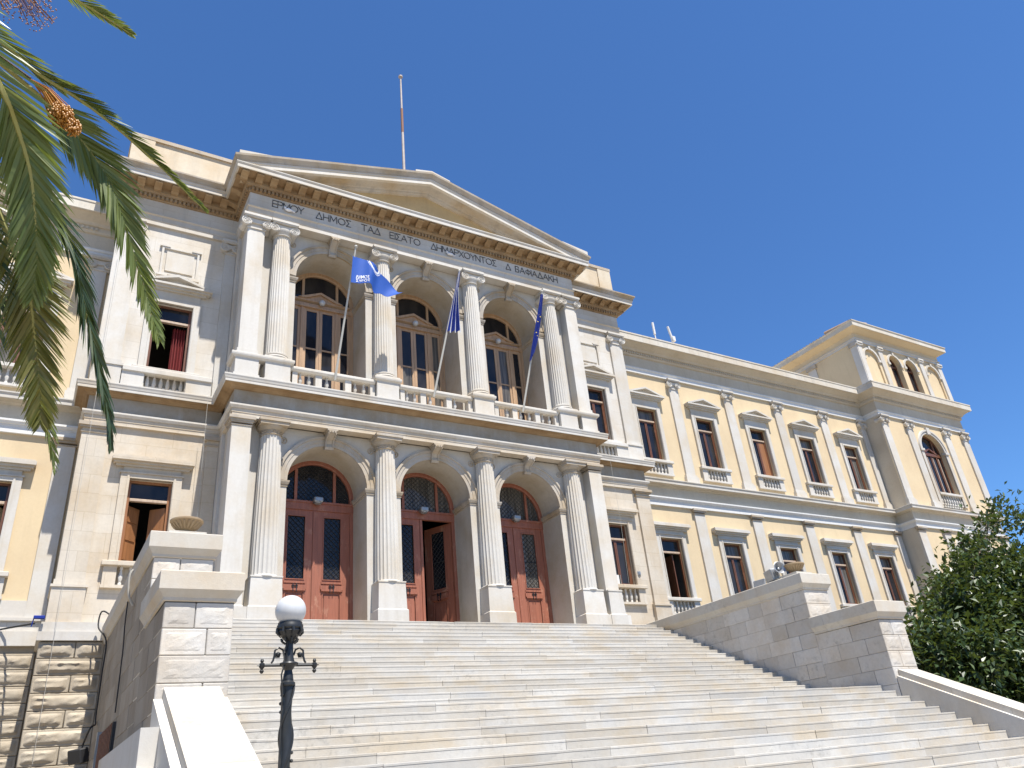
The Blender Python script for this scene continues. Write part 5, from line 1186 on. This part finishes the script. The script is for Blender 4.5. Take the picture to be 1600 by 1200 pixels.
for j in range(41):
    z = 7.1 * j / 40; r_ = .36 - .05 * math.sin(j * .1) + (.03 if j % 2 else 0)
    for i in range(sg): a = 2 * PI * i / sg + (PI / sg if j % 2 else 0); V.append((r_ * (1 + .05 * rp.uniform(-1, 1)) * math.cos(a), r_ * math.sin(a), z))
for j in range(40):
    for i in range(sg): F.append((j * sg + i, j * sg + (i + 1) % sg, (j + 1) * sg + (i + 1) % sg, (j + 1) * sg + i))
b.add(V, F).sphere((.05, -.1, 7.2), .42, 12, 8, 1, 1, .8).build('trunk', 'bark', PT, True)
def dates(c, r_, n, mat, stalk):
    b = MB(); c = Vector(c) + poff; st = Vector(stalk) + poff
    for i in range(n):
        d = Vector((rp.gauss(0, 1), rp.gauss(0, 1), rp.gauss(0, 1))).normalized() * r_ * rp.random() ** .4; p_ = c + Vector((d.x, d.y, d.z * 1.1)); b.sphere(p_, .0075 if mat == 'date_orange' else .006, 6, 4, 1, 1, 1.3)
        if i % 6 == 0: b.tube([st, (st + p_) * .5 + Vector((0, 0, .04)), p_], .004, 4)
    o = b.build('date_cluster', mat, PT, True)
    MB().tube([Vector(CR) + poff, (Vector(CR) + poff + st) * .5 + Vector((0, 0, .12)), st], .012, 5).build('stalk', 'bark', o, True); return o
dates((-9.83, -14.22, .56), .085, 420, 'date_orange', (-10.05, -14.25, .78))
dates((-9.74, -14.2, .49), .06, 140, 'date_orange', (-10.05, -14.25, .78))
dates((-10.22, -13.63, 2.16), .16, 160, 'date_red', (-10.5, -13.7, 2.35))
dates((-10.45, -13.7, 2.05), .16, 160, 'date_red', (-10.7, -13.75, 2.3))

# ------------------------------------------------------------------ leafy tree on the right
rt = random.Random(9)
TR = thing('leafy_tree', 'dense dark green broadleaf tree beyond the right staircase wall', 'tree', (15.5, -5.0, GZ))
toff = Vector((-15.5, 5.0, -GZ))
b = MB().tube([Vector(p) + toff for p in ((15.5, -5, GZ - .1), (15.4, -5, -4.2), (15.6, -4.9, -2.6), (15.5, -4.8, -1))], [.34, .28, .24, .16], 10)
LOB = [((13.7, -6.0, -3.0), 3.1, 2.6, 1.9), ((16.2, -5.6, -1.7), 3.3, 3.0, 2.4), ((12.6, -6.1, -1.7), 1.5, 1.5, .9), ((19.6, -5.2, .2), 2.9, 2.8, 2.7), ((17.3, -5.5, -.3), 2.0, 2.0, 1.7), ((18, -5, -3.4), 4.2, 3.0, 2.2), ((14.6, -5.9, -.8), 1.5, 1.5, 1.0)]
cl = []
for (c, a, d, e) in LOB:
    for i in range(int(40 * (a * d * e) ** .6)):
        v = Vector((rt.gauss(0, 1), rt.gauss(0, 1), rt.gauss(0, 1))).normalized(); q = rt.uniform(.15, 1.05) ** .6
        cl.append((Vector(c) + Vector((v.x * a, v.y * d, v.z * e)) * q, v))
for c, v in rt.sample(cl, 60):
    p0 = Vector((15.5, -4.9, -2.2 + rt.uniform(-.8, 1.2))); mid = (p0 + c) * .5 + Vector((0, 0, .3)); b.tube([p0 + toff, mid + toff, c + toff], [.07, .04, .012], 5)
# sparse twigs reaching over the facade on the left top
tw_ = [(14.2, -6.1, .9), (14.0, -6.2, .5), (14.9, -6, 1.5), (17.6, -5.6, 2.5), (18.6, -5.5, 3.1), (16.4, -5.7, 1.6), (15.6, -5.8, 1.3), (13.1, -6.2, .1), (19.5, -5.4, 3.3)]
for c in tw_:
    c = Vector(c); b.tube([Vector((15.8, -5.2, .2)) + toff, (Vector((15.8, -5.2, .2)) + c) * .5 + toff + Vector((.2, 0, .2)), c + toff], [.04, .02, .008], 5); cl.append((c, Vector((-.3, -.5, .6)).normalized())); cl.append((c + Vector((.3, .1, -.2)), Vector((-.2, -.6, .5)).normalized()))
b.build('trunk', 'bark', TR, True)
b = MB(); V = []; F = []
for c, v in cl:
    sp = rt.uniform(.2, .42)
    for k in range(50):
        p_ = c + Vector((rt.gauss(0, sp), rt.gauss(0, sp), rt.gauss(0, sp * .75))) + toff
        d = (v * .5 + Vector((rt.gauss(0, .7), rt.gauss(0, .7), rt.gauss(-.15, .6)))).normalized(); s_ = d.cross(Vector((rt.gauss(0, .5), rt.gauss(0, .5), 1))).normalized(); n_ = s_.cross(d)
        L = rt.uniform(.17, .28); W_ = L * .25
        i0 = len(V); V += [p_, p_ + d * L * .5 + s_ * W_ + n_ * W_ * .35, p_ + d * L - n_ * W_ * .3, p_ + d * L * .5 - s_ * W_ + n_ * W_ * .35]
        F += [(i0, i0 + 1, i0 + 2), (i0, i0 + 2, i0 + 3)]
b.v = [tuple(q) for q in V]; b.f = F
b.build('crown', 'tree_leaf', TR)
